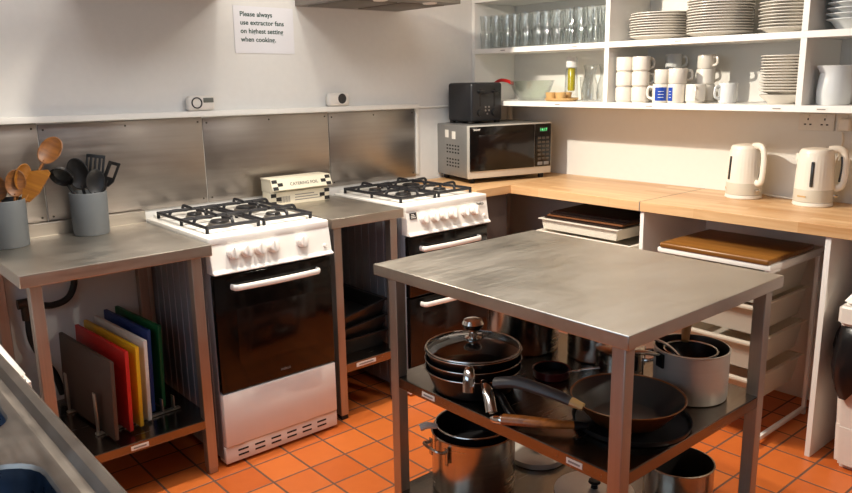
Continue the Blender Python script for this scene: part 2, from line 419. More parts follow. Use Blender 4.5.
# ------------------------------------------------------------------ steel benches
def bench(name, label, x0, x1, y0, y1, h, lip, shelves, leg=.038, ins=.03, upstand=False, rear_ins=None, labels=(), group=None, foot='steel_v'):
    cx, cy = (x0+x1)/2, (y0+y1)/2; w, d = (x1-x0)/2, (y1-y0)/2
    t = thing(name, label, 'steel table', (cx, cy, 0), 0, group)
    bm = B(-w, w, -d, d, h-lip, h, .0025)
    tp = obj('tabletop', bm, 'steel_top', t, ang=22)
    if upstand:
        obj('upstand', B(-w, w, d-.022, d-.001, h-.001, h+.05, .003), 'steel', t)
    for sx in (-1, 1):
        for sy in (-1, 1):
            iy = ins if sy < 0 else (rear_ins if rear_ins is not None else ins)
            ax = sx*(w-ins); ay = sy*(d-iy)
            l_ = obj('leg', B(min(ax, ax-sx*leg), max(ax, ax-sx*leg), min(ay, ay-sy*leg), max(ay, ay-sy*leg), .02, h-lip+.001, .003), 'steel_v', t)
            obj('foot', B(min(ax, ax-sx*leg)+.002, max(ax, ax-sx*leg)-.002, min(ay, ay-sy*leg)+.002, max(ay, ay-sy*leg)-.002, 0, .022, .003), foot, l_)
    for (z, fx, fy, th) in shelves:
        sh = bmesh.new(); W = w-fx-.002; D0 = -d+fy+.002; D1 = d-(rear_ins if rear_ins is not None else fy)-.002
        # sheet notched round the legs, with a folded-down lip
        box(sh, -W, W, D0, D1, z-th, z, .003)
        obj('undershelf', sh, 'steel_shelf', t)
    for (face, u, z, wd, hh) in labels:
        if face == 'front':
            sl = obj('paper_label', B(u-cx-wd/2, u-cx+wd/2, -d+ins+.0005, -d+ins+.0016, z-hh/2, z+hh/2), 'label', t)
            obj('print', B(u-cx-wd*.36, u-cx+wd*.36, -d+ins-.0002, -d+ins+.0006, z-hh*.16, z+hh*.16), 'label_grey', sl)
        else:
            sl = obj('paper_label', B(-w+ins+.0005, -w+ins+.0016, u-cy-wd/2, u-cy+wd/2, z-hh/2, z+hh/2), 'label', t)
            obj('print', B(-w+ins-.0002, -w+ins+.0006, u-cy-wd*.36, u-cy+wd*.36, z-hh*.16, z+hh*.16), 'label_grey', sl)
    return t

bench('steel_bench', 'stainless steel bench by the sink with chopping boards on its lower shelf', -2.86, -2.236, -.643, -.012, .884, .041,
      ((.222, .03, .03, .035),), upstand=True, rear_ins=.02, labels=(('front', -2.547, .203, .062, .016),))
bench('steel_bench', 'narrow stainless steel bench squeezed between the two white cookers', -1.694, -1.317, -.592, -.012, .895, .041,
      ((.250, .022, .022, .04),), ins=.022, rear_ins=.02, foot='slot', labels=(('front', -1.53, .232, .105, .018),))
bench('island_table', 'stainless steel island table in front holding pots on two lower shelves', -1.987, -1.229, -2.207, -1.262, .88, .036,
      ((.518, .02, .02, .036), (.115, .02, .02, .036)), ins=.02, rear_ins=.049,
      labels=(('side', -1.493, .500, .058, .016), ('side', -2.05, .500, .05, .016)))

# ------------------------------------------------------------------ cookers
def hob_grate(bm, x0, x1, y0, y1, z):
    r = .007; zt = z+.028
    for a, b in (((x0, y0), (x1, y0)), ((x0, y1), (x1, y1)), ((x0, y0), (x0, y1)), ((x1, y0), (x1, y1)), ((x0, (y0+y1)/2), (x1, (y0+y1)/2))):
        tube(bm, [(a[0], a[1], zt-.006), (b[0], b[1], zt-.006)], r, 8)
    for cx_, cy_ in ((x0, y0), (x1, y0), (x0, y1), (x1, y1), (x0, (y0+y1)/2), (x1, (y0+y1)/2)):
        tube(bm, [(cx_, cy_, z), (cx_, cy_, zt)], r, 8)
    xm = (x0+x1)/2
    for yc in (y0+(y1-y0)*.25, y0+(y1-y0)*.75):
        q = (y1-y0)*.25
        for dx, dy in ((1, 0), (-1, 0), (0, 1), (0, -1)):
            ex = xm+dx*(x1-x0)/2; ey = yc+dy*q
            ix = xm+dx*.03; iy = yc+dy*.03
            tube(bm, smooth_path([(ex, ey, zt-.006), (ex-dx*.008, ey-dy*.008, zt+.012), (ex-dx*.03, ey-dy*.03, zt+.015), (ix, iy, zt+.012)], 4), r*.95, 8)

def cooker(label, x0, x1, yf, knobs, twin, zsplit, brand):
    w = (x1-x0)/2; cx = (x0+x1)/2
    t = thing('gas_cooker', label, 'cooker', (cx, 0, 0), 0, 'white gas cookers')
    yb = -.02; F = yf
    obj('body', B(-w+.006, w-.006, F+.03, yb, .03, .86, .003), 'ribbed', t)
    for s in (-1, 1):
        sp = bmesh.new(); xo = s*w; xi = s*(w-.007)
        box(sp, min(xo*.997, xi), max(xo*.997, xi), F+.012, yb, .025, .868, .002)
        for k in range(9):
            yy = F+.05+k*(abs(F)-.09)/8.6
            box(sp, min(xi, s*(w+.003)), max(xi, s*(w+.003)), yy, yy+.016, .05, .84, .0025)
        obj('side_panel', sp, 'ribbed', t)
    # hob
    hb = B(-w, w, F-.004, yb, .868, .9, .006, 3)
    box(hb, -w+.03, w-.03, yb-.03, yb-.004, .895, .912, .003)
    hob = obj('hob_top', hb, 'enamel', t)
    gy0, gy1 = F+.075, yb-.05
    for s in (-1, 1):
        g = bmesh.new(); hob_grate(g, min(s*.012, s*(w-.035)), max(s*.012, s*(w-.035)), gy0, gy1, .9)
        obj('pan_support', g, 'iron', t)
        for q, rr in ((.25, .042 if s < 0 else .034), (.75, .034 if s < 0 else .05)):
            c = (s*(w-.035+.012)/2, gy0+(gy1-gy0)*q, .9)
            b_ = obj('burner', L([(rr*1.25, .0), (rr*1.25, .004), (rr*1.05, .006), (rr, .014), (rr*.9, .016), (0, .016)], 28, c), 'burner', t)
            obj('burner_cap', L([(rr*.88, .016), (rr*.88, .022), (rr*.8, .025), (0, .026)], 28, c), 'burner_cap', b_)
    # sloping control panel
    cp = bmesh.new()
    prism(cp, [(F+.03, .872), (F-.002, .872), (F-.018, .778), (F-.032, .770), (F-.032, .764), (F+.03, .764)], -w, w, .0015,
          mat=Matrix(((0, 0, 1, 0), (1, 0, 0, 0), (0, 1, 0, 0), (0, 0, 0, 1))))
    obj('control_panel', cp, 'enamel', t)
    tilt = math.atan2(.016, .094)
    for kx in knobs:
        kz = .834; ky = F-.002-(.872-kz)*.016/.094
        mt = Matrix.Translation((kx-cx, ky, kz)) @ Matrix.Rotation(PI/2-tilt, 4, 'X')
        kn = obj('knob', L([(.026, 0), (.026, .006), (.0225, .009), (.021, .02), (.018, .023), (0, .024)], 28, mat=mt), 'enamel_door', t)
        pb = bmesh.new(); box(pb, -.0055, .0055, -.021, .021, .02, .036, .002, mat=mt)
        obj('grip', pb, 'enamel', kn)
        mk = bmesh.new(); box(mk, -.0012, .0012, .022, .028, .0, .001, mat=mt); obj('mark', mk, 'grey_mark', kn)
    # small ignition button
    mt = Matrix.Translation((w-.03, F-.013, .80)) @ Matrix.Rotation(PI/2-tilt, 4, 'X')
    obj('button', L([(.007, 0), (.007, .006), (.005, .008), (0, .008)], 16, mat=mt), 'enamel_door', t)
    def handle(z, parent):
        hw = w*.72
        hb = bmesh.new()
        pts = [(-hw, F-.008, z-.004), (-hw+.004, F-.036, z), (0, F-.05, z-.002), (hw-.004, F-.036, z), (hw, F-.008, z-.004)]
        tube(hb, [Vector(p) for p in ((-hw, F-.006, z), (-hw+.003, F-.034, z))] + smooth_path([(-hw+.012, F-.042, z), (0, F-.050, z), (hw-.012, F-.042, z)], 8) +
             [Vector((hw-.003, F-.034, z)), Vector((hw, F-.006, z))], .0062, 12, flat=1.9)
        obj('handle', hb, 'enamel', parent)
    if twin:
        d1 = obj('grill_door', B(-w+.004, w-.004, F-.012, F+.03, zsplit+.004, .752, .004), 'black_glass', t)
        handle(.70, d1)
        d2 = obj('oven_door', B(-w+.004, w-.004, F-.012, F+.03, .10, zsplit-.004, .004), 'black_glass', t)
        obj('inner_window', B(-w+.08, w-.08, F-.0128, F-.011, .17, zsplit-.08, .0003), 'oven_inner', d2)
        handle(zsplit-.035, d2)
    else:
        d1 = obj('oven_door', B(-w+.004, w-.004, F-.012, F+.03, zsplit+.003, .752, .004), 'black_glass', t)
        obj('inner_window', B(-w+.085, w-.085, F-.0128, F-.011, zsplit+.1, .62, .0003), 'oven_inner', d1)
        handle(.708, d1)
        lettering('maker_mark', brand, .016, 'grey_mark', d1, (.02, F-.0128, zsplit+.035), (PI/2, 0, 0))
        obj('drawer_front', B(-w+.004, w-.004, F-.012, F+.03, .082, zsplit-.003, .005), 'enamel_door', t)
    pl = obj('plinth', B(-w+.002, w-.002, F-.004, F+.05, .012, .079 if not twin else .096, .003), 'enamel_door', t)
    for zz in ((.035, .055) if not twin else (.05,)):
        for k in range(6):
            xx = -w+.075+k*(2*w-.14)/5.2
            obj('vent_slot', B(xx-.022, xx+.022, F-.0055, F-.003, zz-.0035, zz+.0035, .001), 'slot', pl)
    for s in (-1, 1):
        for yy in (F+.05, yb-.05):
            obj('foot', L([(.016, 0), (.018, .004), (.012, .03), (0, .03)], 14, (s*(w-.04), yy, 0)), 'slot', t)
    if twin:
        lettering('maker_mark', brand, .022, 'dark_mark', t, (w-.05, F-.0085, .858), (PI/2-tilt, 0, 0), bold=.0004)
        a = Matrix.Translation((-w+.036, F-.0085, .852)) @ Matrix.Rotation(-tilt, 4, 'X')
        s_ = bmesh.new(); box(s_, -.02, .02, -.0006, .0006, -.014, .014, mat=a); st = obj('sticker', s_, 'dark_mark', t)
        for k in range(3):
            q = bmesh.new(); box(q, -.014+k*.002, .014-k*.004, -.0012, -.0005, -.009+k*.007, -.006+k*.007, mat=a); obj('print', q, 'label', st)
    return t

cooker('white gas cooker by the chopping board bench, five knobs and single black oven door', -2.232, -1.718, -.603,
       (-2.142, -2.088, -2.032, -1.977, -1.849), False, .300, 'indesit')
cooker('white gas cooker beside the wooden worktop, six knobs and two black doors', -1.297, -.794, -.579,
       (-1.20, -1.137, -1.082, -1.026, -.949, -.89), True, .475, 'beko')

# ------------------------------------------------------------------ wooden worktops and what carries them
wt = thing('wooden_worktop', 'L-shaped wooden worktop in the corner under the microwave', 'worktop', (0, 0, 0))
obj('corner_board', B(-.787, -.0005, -.5035, -.012, .8645, .9065, .002), 'worktop_x', wt)
obj('side_board', B(-.5427, -.0005, -1.2645, -.504, .8645, .9065, .002), 'worktop', wt)
obj('joint_strip', B(-.5445, -.0005, -1.2672, -1.2648, .8640, .9068, .0), 'label_grey', wt)
w2 = tag(obj('wooden_worktop', B(-.5427, -.0005, -2.75, -1.2675, .8645, .9065, .002), 'worktop'), 'long wooden worktop along the right wall under the two kettles', 'worktop')
tag(obj('support_panel', B(-.533, -.003, -1.2845, -1.2665, 0, .8645, .001), 'white_paint'), 'white upright panel under the worktop joint, left of the drawer tower', 'panel')
tag(obj('support_panel', B(-.531, -.003, -2.0605, -2.0405, 0, .8645, .001), 'white_paint'), 'tall white end panel under the worktop beside the white bin', 'panel')
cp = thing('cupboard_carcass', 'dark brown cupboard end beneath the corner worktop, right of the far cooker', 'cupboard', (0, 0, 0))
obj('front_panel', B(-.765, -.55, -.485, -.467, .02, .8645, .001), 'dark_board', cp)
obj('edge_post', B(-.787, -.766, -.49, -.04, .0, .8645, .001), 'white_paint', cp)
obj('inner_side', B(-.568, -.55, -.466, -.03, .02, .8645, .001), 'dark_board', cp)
UZ = .028
us = thing('under_shelf_unit', 'low white unit under the worktop that carries the stack of trays', 'shelf', (0, 0, 0))
obj('shelf_board', B(-.53, -.02, -1.262, -.56, .60+UZ, .622+UZ, .001), 'white_paint', us)
obj('side', B(-.53, -.02, -.582, -.562, 0, .60+UZ, .001), 'white_paint', us)
obj('side', B(-.53, -.02, -1.262, -1.244, 0, .60+UZ, .001), 'white_paint', us)

# tray stack left
def open_tray(x0, x1, y0, y1, z0, z1, t=.004, taper=.02):
    bm = bmesh.new(); o = (x0, x1, y0, y1); i = (x0+taper, x1-taper, y0+taper, y1-taper)
    tb = bmesh.new()
    def ring(r, z): return [tb.verts.new((r[a], r[b], z)) for a, b in ((0, 2), (1, 2), (1, 3), (0, 3))]
    def sh(r, k): return (r[0]+k, r[1]-k, r[2]+k, r[3]-k)
    R = [ring(i, z0), ring(sh(o, .012), z1-.004), ring(o, z1-.004), ring(o, z1), ring(sh(o, .012+t), z1), ring(sh(i, t), z0+t)]
    for a, b in zip(R, R[1:]):
        for k in range(4): tb.faces.new((a[k], a[(k+1) % 4], b[(k+1) % 4], b[k]))
    tb.faces.new(R[0]); tb.faces.new(R[-1]); bmesh.ops.recalc_face_normals(tb, faces=tb.faces)
    merge(bm, tb); return bm
tag(obj('serving_tray', open_tray(-.535, -.06, -1.225, -.67, .651, .696), 'tray_white'), 'shallow white plastic tray at the bottom of the stack under the worktop', 'tray')
tag(obj('storage_tub', open_tray(-.50, -.08, -1.13, -.655, .698, .752), 'tray_white'), 'deep white plastic tub holding dark trays under the corner worktop', 'tub')
for k, (mt_, lab) in enumerate((('dark_tray', 'dark brown tray lying lowest in the white tub'), ('cork', 'mid brown place mat between dark trays in the white tub'),
                               ('dark_tray', 'dark brown tray second from top in the white tub'), ('dark_tray', 'dark brown tray on top of the white tub'))):
    o = obj('serving_tray' if mt_ != 'cork' else 'place_mat', frustum(bmesh.new(), (-.20, .20, -.225, .215), (-.20, .20, -.225, .215), 0, .009, .003), mt_, None,
            (-.285+.006*k, -.895-.012*k, .7535+k*.0105)); o.rotation_euler = (0, 0, .02*k)
    tag(o, lab, 'tray' if mt_ != 'cork' else 'place mat', 'trays and mats in the white tub')

# drawer tower right
dt = thing('drawer_tower', 'white drawer tower with plastic tray drawers under the kettle worktop', 'drawer unit', (-.385, -1.655, 0))
for sy in (-1, 1):
    for xx in (.225,):
        obj('post', B(xx-.008, xx+.008, sy*.222-.008, sy*.222+.008, 0, .715, .002), 'white_paint', dt)
    obj('rail', B(-.235, .235, sy*.222-.008, sy*.222+.008, .018, .036, .002), 'white_paint', dt)
    obj('rail', B(-.235, .235, sy*.222-.008, sy*.222+.008, .705, .722, .002), 'white_paint', dt)
obj('top_board', B(-.24, .24, -.238, .238, .7225, .742, .002), 'white_paint', dt)
for k, zt in enumerate((.70, .575, .43, .278)):
    tb = open_tray(-.245, .2, -.212, .212, zt-.118, zt, .003, .03)
    box(tb, -.252, -.244, -.21, .21, zt-.012, zt, .002)
    obj('drawer', tb, 'tray_clear', dt)
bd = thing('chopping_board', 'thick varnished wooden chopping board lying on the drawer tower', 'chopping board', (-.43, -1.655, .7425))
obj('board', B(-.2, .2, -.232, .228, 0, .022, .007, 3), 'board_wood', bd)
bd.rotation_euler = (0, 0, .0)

# ------------------------------------------------------------------ white bins
def bin_(label, x0, x1, y0, y1, h, cat='bin'):
    cx, cy = (x0+x1)/2, (y0+y1)/2; w, d = (x1-x0)/2, (y1-y0)/2
    t = thing('kitchen_bin', label, cat, (cx, cy, 0))
    obj('body', frustum(bmesh.new(), (-w*.86, w*.86, -d*.86, d*.86), (-w*.97, w*.97, -d*.97, d*.97), 0, h*.72, .02, 4), 'bin', t)
    obj('foot_band', frustum(bmesh.new(), (-w*.875, w*.875, -d*.875, d*.875), (-w*.905, w*.905, -d*.905, d*.905), .0, h*.25, .02, 4), 'bin', t)
    bg = bmesh.new(); n = 64
    rows = []
    for zz, k, a in ((h*.745, .96, 0), (h*.735, 1.03, .01), (h*.69, 1.06, .03), (h*.62, 1.10, .05), (h*.55, 1.12, .06), (h*.48, 1.09, .06), (h*.42, 1.03, .05), (h*.44, .985, .015)):
        ring = []
        for i in range(n):
            th = 2*PI*i/n; c, s = math.cos(th), math.sin(th); q = (abs(c)**6+abs(s)**6)**(-1/6)
            kk = k + a*math.sin(i*2.9+zz*9)*.55 + a*.5*math.sin(i*1.3)
            ring.append(bg.verts.new((c*q*w*kk, s*q*d*kk, zz + a*.7*h*math.sin(i*.7)+a*.5*h*math.sin(i*1.9))))
        rows.append(ring)
    for a, b in zip(rows, rows[1:]):
        for i in range(n): bg.faces.new((a[i], a[(i+1) % n], b[(i+1) % n], b[i]))
    bmesh.ops.recalc_face_normals(bg, faces=bg.faces)
    obj('bin_liner', bg, 'bag', t, ang=80)
    ld = frustum(bmesh.new(), (-w, w, -d, d), (-w, w, -d, d), h*.74, h*.845, .012, 3)
    frustum(ld, (-w*.99, w*.99, -d*.99, d*.99), (-w*.60, w*.60, -d*.62, d*.62), h*.84, h, .014, 3)
    lid = obj('lid', ld, 'bin', t)
    fl = bmesh.new(); box(fl, -w*.5, w*.5, -d*.5, d*.5, h*.998, h*1.006, .004)
    obj('flap', fl, 'bin', lid)
    return t
bin_('white plastic swing bin with black liner beside the end panel', -.56, -.16, -2.50, -2.118, .748)
bin_('white plastic bin peeping up between the sink and the steel bench', -3.26, -2.93, -.98, -.56, .80)

# ------------------------------------------------------------------ sink
sk = thing('sink_unit', 'stainless steel double bowl sink along the left wall', 'sink', (-3.36, -1.95, 0))
SX0, SX1, SY0, SY1, SZ = -.33, .302, -1.05, .63, .88
bowls = ((-.22, .245, .26, .57), (-.22, .242, -.31, .165), )
dk = bmesh.new()
xs = [SX0, -.22, .243, SX1-.045]; ys = [SY0, -.31, .165, .26, .57, SY1]
def rr_loop(x0, x1, y0, y1, r, z, n=6):
    out = []
    for cx_, cy_, a0 in ((x1-r, y1-r, 0), (x0+r, y1-r, PI/2), (x0+r, y0+r, PI), (x1-r, y0+r, 3*PI/2)):
        for k in range(n+1):
            a = a0+PI/2*k/n; out.append((cx_+r*math.cos(a), cy_+r*math.sin(a), z))
    return out
def deck_cell(bm, cell, hole, r):
    t = bmesh.new(); x0, x1, y0, y1 = cell
    hl = [t.verts.new(p) for p in rr_loop(*hole, r, SZ)]; nq = len(hl)//4
    cs = [t.verts.new((a, b, SZ)) for a, b in ((x1, y1), (x0, y1), (x0, y0), (x1, y0))]
    for q in range(4):
        for k in range(nq-1): t.faces.new((cs[q], hl[q*nq+k+1], hl[q*nq+k]))
        a = hl[q*nq+nq-1]; b = hl[((q+1)*nq) % len(hl)]
        t.faces.new((cs[q], cs[(q+1) % 4], b, a))
    # rounded lip down into the bowl
    prev = hl
    for dz, k in ((-.002, .004), (-.008, .007)):
        nw = [t.verts.new((p[0], p[1], SZ+dz)) for p in rr_loop(hole[0]+k, hole[1]-k, hole[2]+k, hole[3]-k, r, 0)]
        for i in range(len(nw)): t.faces.new((prev[i], prev[(i+1) % len(nw)], nw[(i+1) % len(nw)], nw[i]))
        prev = nw
    bmesh.ops.recalc_face_normals(t, faces=t.faces)
    merge(bm, t)
xe = SX1-.048
deck_cell(dk, (SX0, xe, .13, SY1), (-.22, .242, .195, .585), .055)
deck_cell(dk, (SX0, xe, -.46, .13), (-.22, .238, -.42, .072), .075)
box(dk, SX0, xe, SY0, -.46, SZ-.004, SZ)
obj('deck', dk, 'sink', sk)
rm = bmesh.new()
# raised, rolled front rim with a groove behind it
pf = [(xe-.002, SZ-.001), (xe+.008, SZ-.006), (xe+.018, SZ-.006), (xe+.028, SZ+.006), (SX1-.006, SZ+.008), (SX1, SZ+.002), (SX1, SZ-.035), (SX1-.01, SZ-.035), (xe, SZ-.02)]
prism(rm, pf, SY0, SY1, mat=Matrix(((1, 0, 0, 0), (0, 0, 1, 0), (0, 1, 0, 0), (0, 0, 0, 1))))
box(rm, SX0, SX1, SY1-.001, SY1+.02, SZ-.035, SZ+.008, .004)
obj('rim', rm, 'sink', sk)
def bowl(hole, r, depth):
    b = bmesh.new(); prev = None
    for dz, k in ((-.006, .006), (-.03, .010), (-depth+.03, .02), (-depth+.008, .035), (-depth, .06)):
        nw = [b.verts.new((p[0], p[1], SZ+dz)) for p in rr_loop(hole[0]+k, hole[1]-k, hole[2]+k, hole[3]-k, r, 0)]
        if prev:
            for i in range(len(nw)): b.faces.new((prev[i], prev[(i+1) % len(nw)], nw[(i+1) % len(nw)], nw[i]))
        prev = nw
    b.faces.new(prev); bmesh.ops.recalc_face_normals(b, faces=b.faces)
    for f in b.faces: f.normal_flip()
    return b
bo = obj('bowl', bowl((-.22, .242, .195, .585), .055, .18), 'bowl', sk)
bo = obj('bowl', bowl((-.22, .238, -.42, .072), .075, .18), 'bowl', sk)
for s in ((SX0+.02, SY0+.02), (SX1-.06, SY0+.02), (SX0+.02, SY1-.06), (SX1-.06, SY1-.06)):
    obj('leg', B(s[0], s[0]+.04, s[1], s[1]+.04, 0, SZ-.03, .003), 'steel_v', sk)

# gas hose behind the steel bench
hs = thing('gas_hose', 'black gas hose with elbow valve on the wall beneath the bench', 'hose', (-2.7, -.03, .60))
hb = bmesh.new()
P = lambda x, y, z: Vector((x+2.7, y+.03, z-.60))
tube(hb, smooth_path([P(-2.69, -.045, .63), P(-2.64, -.05, .615), P(-2.58, -.05, .63), P(-2.548, -.045, .68), P(-2.545, -.04, .75)], 6), .013, 10)
tube(hb, smooth_path([P(-2.725, -.045, .58), P(-2.725, -.05, .50), P(-2.70, -.05, .42), P(-2.66, -.05, .34), P(-2.64, -.05, .25)], 6), .013, 10)
obj('hose', hb, 'hose', hs)
vb = bmesh.new()
tube(vb, [P(-2.70, -.045, .64), P(-2.755, -.045, .64)], .02, 12); tube(vb, [P(-2.728, -.045, .65), P(-2.728, -.045, .575)], .018, 12)
tube(vb, [P(-2.728, -.045, .62), P(-2.728, 0.028, .62)], .012, 10)
obj('valve', vb, 'brass', hs)

# ------------------------------------------------------------------ chopping board rack
rk = thing('board_rack', 'small metal rack holding the coloured chopping boards upright', 'rack', (-2.49, -.27, .2222), math.radians(4.2))
obj('base_bar', B(-.17, .15, -.19, -.17, .001, .009, .002), 'steel', rk); obj('base_bar', B(-.17, .15, .08, .10, .001, .009, .002), 'steel', rk)
cbs = (('brown', -2.626, -.575, -.105, .287), ('red', -2.562, -.54, -.09, .30), ('yellow', -2.520, -.525, -.06, .302), ('white', -2.478, -.495, -.05, .308),
       ('blue', -2.437, -.43, -.04, .322), ('green', -2.390, -.415, -.032, .325))
ca, sa = math.cos(math.radians(4.2)), math.sin(math.radians(4.2))
bx_ = [(x+2.49)*ca+((y0+y1)/2+.27)*sa for c, x, y0, y1, h in cbs]
xsl = [bx_[0]-.020]+[(a_+b_)/2 for a_, b_ in zip(bx_, bx_[1:])]+[bx_[-1]+.022]
for x in xsl:
    for yy in (-.18, .09):
        obj('divider', B(x-.0022, x+.0022, yy-.012, yy+.012, .005, (.06 if yy < 0 else .10) if x != xsl[0] else .16, .001), 'steel', rk)
for c, x, y0, y1, h in cbs:
    o = obj('chopping_board', B(-.0075, .0075, y0-(y0+y1)/2, y1-(y0+y1)/2, 0, h, .003), 'cb_'+c, None, (x, (y0+y1)/2, .2325))
    o.rotation_euler = (0, math.radians(2.0), math.radians(4.2))
    tag(o, {'brown': 'brown plastic chopping board, leftmost in the rack under the bench', 'red': 'red plastic chopping board standing in the rack',
            'yellow': 'yellow plastic chopping board standing in the rack', 'white': 'white plastic chopping board standing in the rack',
            'blue': 'dark blue plastic chopping board standing in the rack', 'green': 'green plastic chopping board, rightmost in the rack under the bench'}[c], 'chopping board', 'coloured chopping boards')

# black roasting tins under the middle bench
for k, (z, tl, lab) in enumerate(((.2505, 0, 'black roasting tin lowest under the narrow bench'), (.318, -.10, 'black roasting tin in the middle of the tilted pile'), (.382, -.17, 'black roasting tin tilted on top of the pile'))):
    o = obj('roasting_tin', open_tray(-.15+.01*k, .15-.002*k, -.2, .2, 0, .068 if k else .075, .004, .03), 'tin', None, (-1.485+.004*k, -.30, z))
    o.rotation_euler = (0, tl, 0); tag(o, lab, 'roasting tin', 'black roasting tins')
for o in [o for o in COL.objects if o.name.startswith('roasting_tin')]:
    o.location.x += .0

# ------------------------------------------------------------------ foil cartons
for k, (z, lab) in enumerate(((.8955, 'checkered white catering carton, the lower of two'), (.9565, 'checkered white catering foil carton, open lid, upper of two'))):
    t = thing('foil_carton', lab, 'carton', (-1.556, -.105+.008*k, z), -.03+.02*k, 'checkered catering cartons')
    x0, x1 = -.152, .152
    obj('box', B(x0, x1, -.035, .045, 0, .06 if k == 0 else .055, .002), 'carton', t)
    yf = -.0355
    if k:
        lid = obj('lid', B(x0-.004, x1+.004, -.05, .045, .056, .062, .001), 'carton', t)
        fm = Matrix.Translation((0, -.049, .058)) @ Matrix.Rotation(math.radians(-24), 4, 'X')
        fb = bmesh.new(); box(fb, x0-.004, x1+.004, -.001, .001, -.05, .002, mat=fm); obj('flap', fb, 'carton', t)
        lettering('title', 'CATERING FOIL', .02, 'carton_black', t, tuple(fm @ Vector((0.01, -.0018, -.027))), (math.radians(90-24), 0, 0))
        sq = fm
    else:
        for q in range(12):
            obj('print', B(-.115+q*.005, -.1135+q*.005+.001*(q % 3), yf-.0004, yf+.0004, .012, .04), 'label_grey', t)
        for q in range(3):
            obj('print', B(-.03, .11-.02*q, yf-.0004, yf+.0004, .016+q*.012, .020+q*.012), 'label_grey', t)
        sq = Matrix.Translation((0, yf, .057))
    for s in (-1, 1):
        for a in range(3):
            for b_ in range(2):
                if (a+b_) % 2 == 0:
                    X = s*(.139-b_*.026) - (.0 if s > 0 else 0)
                    cb = bmesh.new(); box(cb, X-.013, X+.013, -.0017, .0, -.054+a*.018, -.037+a*.018, mat=sq) if not k else box(cb, X-.013, X+.013, -.0017, .0, -.049+a*.016, -.033+a*.016, mat=sq)
                    obj('black_square', cb, 'carton_black', t)

# ------------------------------------------------------------------ utensil pots
def crock(label, x, y, z, r, h):
    t = thing('utensil_pot', label, 'utensil pot', (x, y, z), 0, 'grey utensil pots')
    obj('pot', L([(0, .0005), (r*.93, .0005), (r*.95, .004), (r, h-.004), (r-.002, h), (r-.006, h), (r*.94-.006, .008), (0, .008)], 48), 'grey_pot', t)
    return t
crock('grey utensil pot full of wooden spoons on the steel bench', -2.772, -.135, .8845, .072, .168)
crock('grey utensil pot full of black utensils on the steel bench', -2.478, -.115, .8845, .068, .162)

def utensil(name, label, cat, foot, head, kind, mat, roll=0., size=1., group=None):
    f = Vector(foot); h = Vector(head); z = (h-f).normalized(); Ln = (h-f).length
    view = Vector((-.65, -.75, .15)).normalized()
    y = (-(view - z*view.dot(z))).normalized(); x = y.cross(z)
    R = Matrix((x, y, z)).transposed() @ Matrix.Rotation(roll, 3, 'Z')
    t = thing(name, label, cat, f, 0, group); t.rotation_mode = 'QUATERNION'; t.rotation_quaternion = R.to_quaternion()
    hr = .0065*size
    neck = Ln-.035*size
    obj('handle', T([(0, 0, 0), (0, 0, neck*.5), (0, 0, neck)], [hr, hr*.9, hr*.85], 10, flat=.75), mat, t)
    b = bmesh.new()
    if kind == 'spoon':
        lathe(b, [(0, -.004), (.024, -.002), (.029, .003), (.031, .009), (.029, .0095), (.02, .003), (0, .001)], 28, sx=1, sy=1.45, mat=Matrix.Translation((0, .004, Ln)) @ Matrix.Rotation(PI/2, 4, 'X') @ Matrix.Scale(size, 4))
    elif kind == 'ladle':
        lathe(b, [(0, -.026), (.02, -.022), (.034, -.01), (.04, .006), (.038, .007), (.03, -.008), (0, -.022)], 28, mat=Matrix.Translation((0, 0, Ln)) @ Matrix.Rotation(PI/2+.3, 4, 'X') @ Matrix.Scale(size, 4))
    elif kind == 'spatula':
        prism(b, [(-.012, -.055), (.012, -.055), (.028, -.02), (.03, .045), (.018, .052), (-.03, .03), (-.027, -.02)], -.003, .003, .001,
              mat=Matrix.Translation((0, 0, Ln)) @ Matrix.Rotation(PI/2, 4, 'X') @ Matrix.Scale(size, 4))
    elif kind == 'slotted':
        q = Matrix.Translation((0, 0, Ln)) @ Matrix.Rotation(PI/2, 4, 'X') @ Matrix.Scale(size, 4)
        prism(b, [(-.012, -.06), (.012, -.06), (.034, -.032), (-.034, -.032)], -.002, .002, mat=q)
        for xx in (-.031, -.0165, -.0, .0165, .031): box(b, xx-.0045, xx+.0045, -.033, .034, -.002, .002, .0008, mat=q)
        box(b, -.0355, .0355, .033, .046, -.002, .002, .0008, mat=q)
    elif kind == 'turner':
        q = Matrix.Translation((0, 0, Ln)) @ Matrix.Rotation(PI/2, 4, 'X') @ Matrix.Scale(size, 4)
        prism(b, [(-.012, -.06), (.012, -.06), (.03, -.035), (-.03, -.035)], -.002, .002, mat=q)
        box(b, -.03, -.012, -.036, .045, -.002, .002, .0008, mat=q); box(b, .018, .03, -.036, .045, -.002, .002, .0008, mat=q); box(b, -.012, .018, -.036, -.02, -.002, .002, mat=q); box(b, -.012, .018, .032, .045, -.002, .002, mat=q)
    obj('head', b, mat, t)
G1 = 'wooden spoons in the left pot'; G2 = 'black utensils in the second pot'; zb = .896
utensil('wooden_spoon', 'tall wooden spoon leaning right out of the left grey pot', 'spoon', (-2.812, -.13, zb), (-2.583, -.085, 1.208), 'spoon', 'spoon_wood', .15, 1.25, G1)
utensil('wooden_spatula', 'broad yellowish wooden spatula at the right of the left grey pot', 'spatula', (-2.80, -.165, zb), (-2.668, -.155, 1.10), 'spatula', 'spoon_wood2', -.2, 1.25, G1)
utensil('wooden_spoon', 'pale wooden spoon seen edge on beside the yellowish spatula', 'spoon', (-2.782, -.14, zb), (-2.697, -.115, 1.125), 'spoon', 'spoon_wood2', 1.2, 1.1, G1)
utensil('wooden_spoon', 'brown wooden spoon in the middle of the left grey pot', 'spoon', (-2.765, -.155, zb), (-2.722, -.125, 1.105), 'spoon', 'spoon_wood', .5, 1.1, G1)
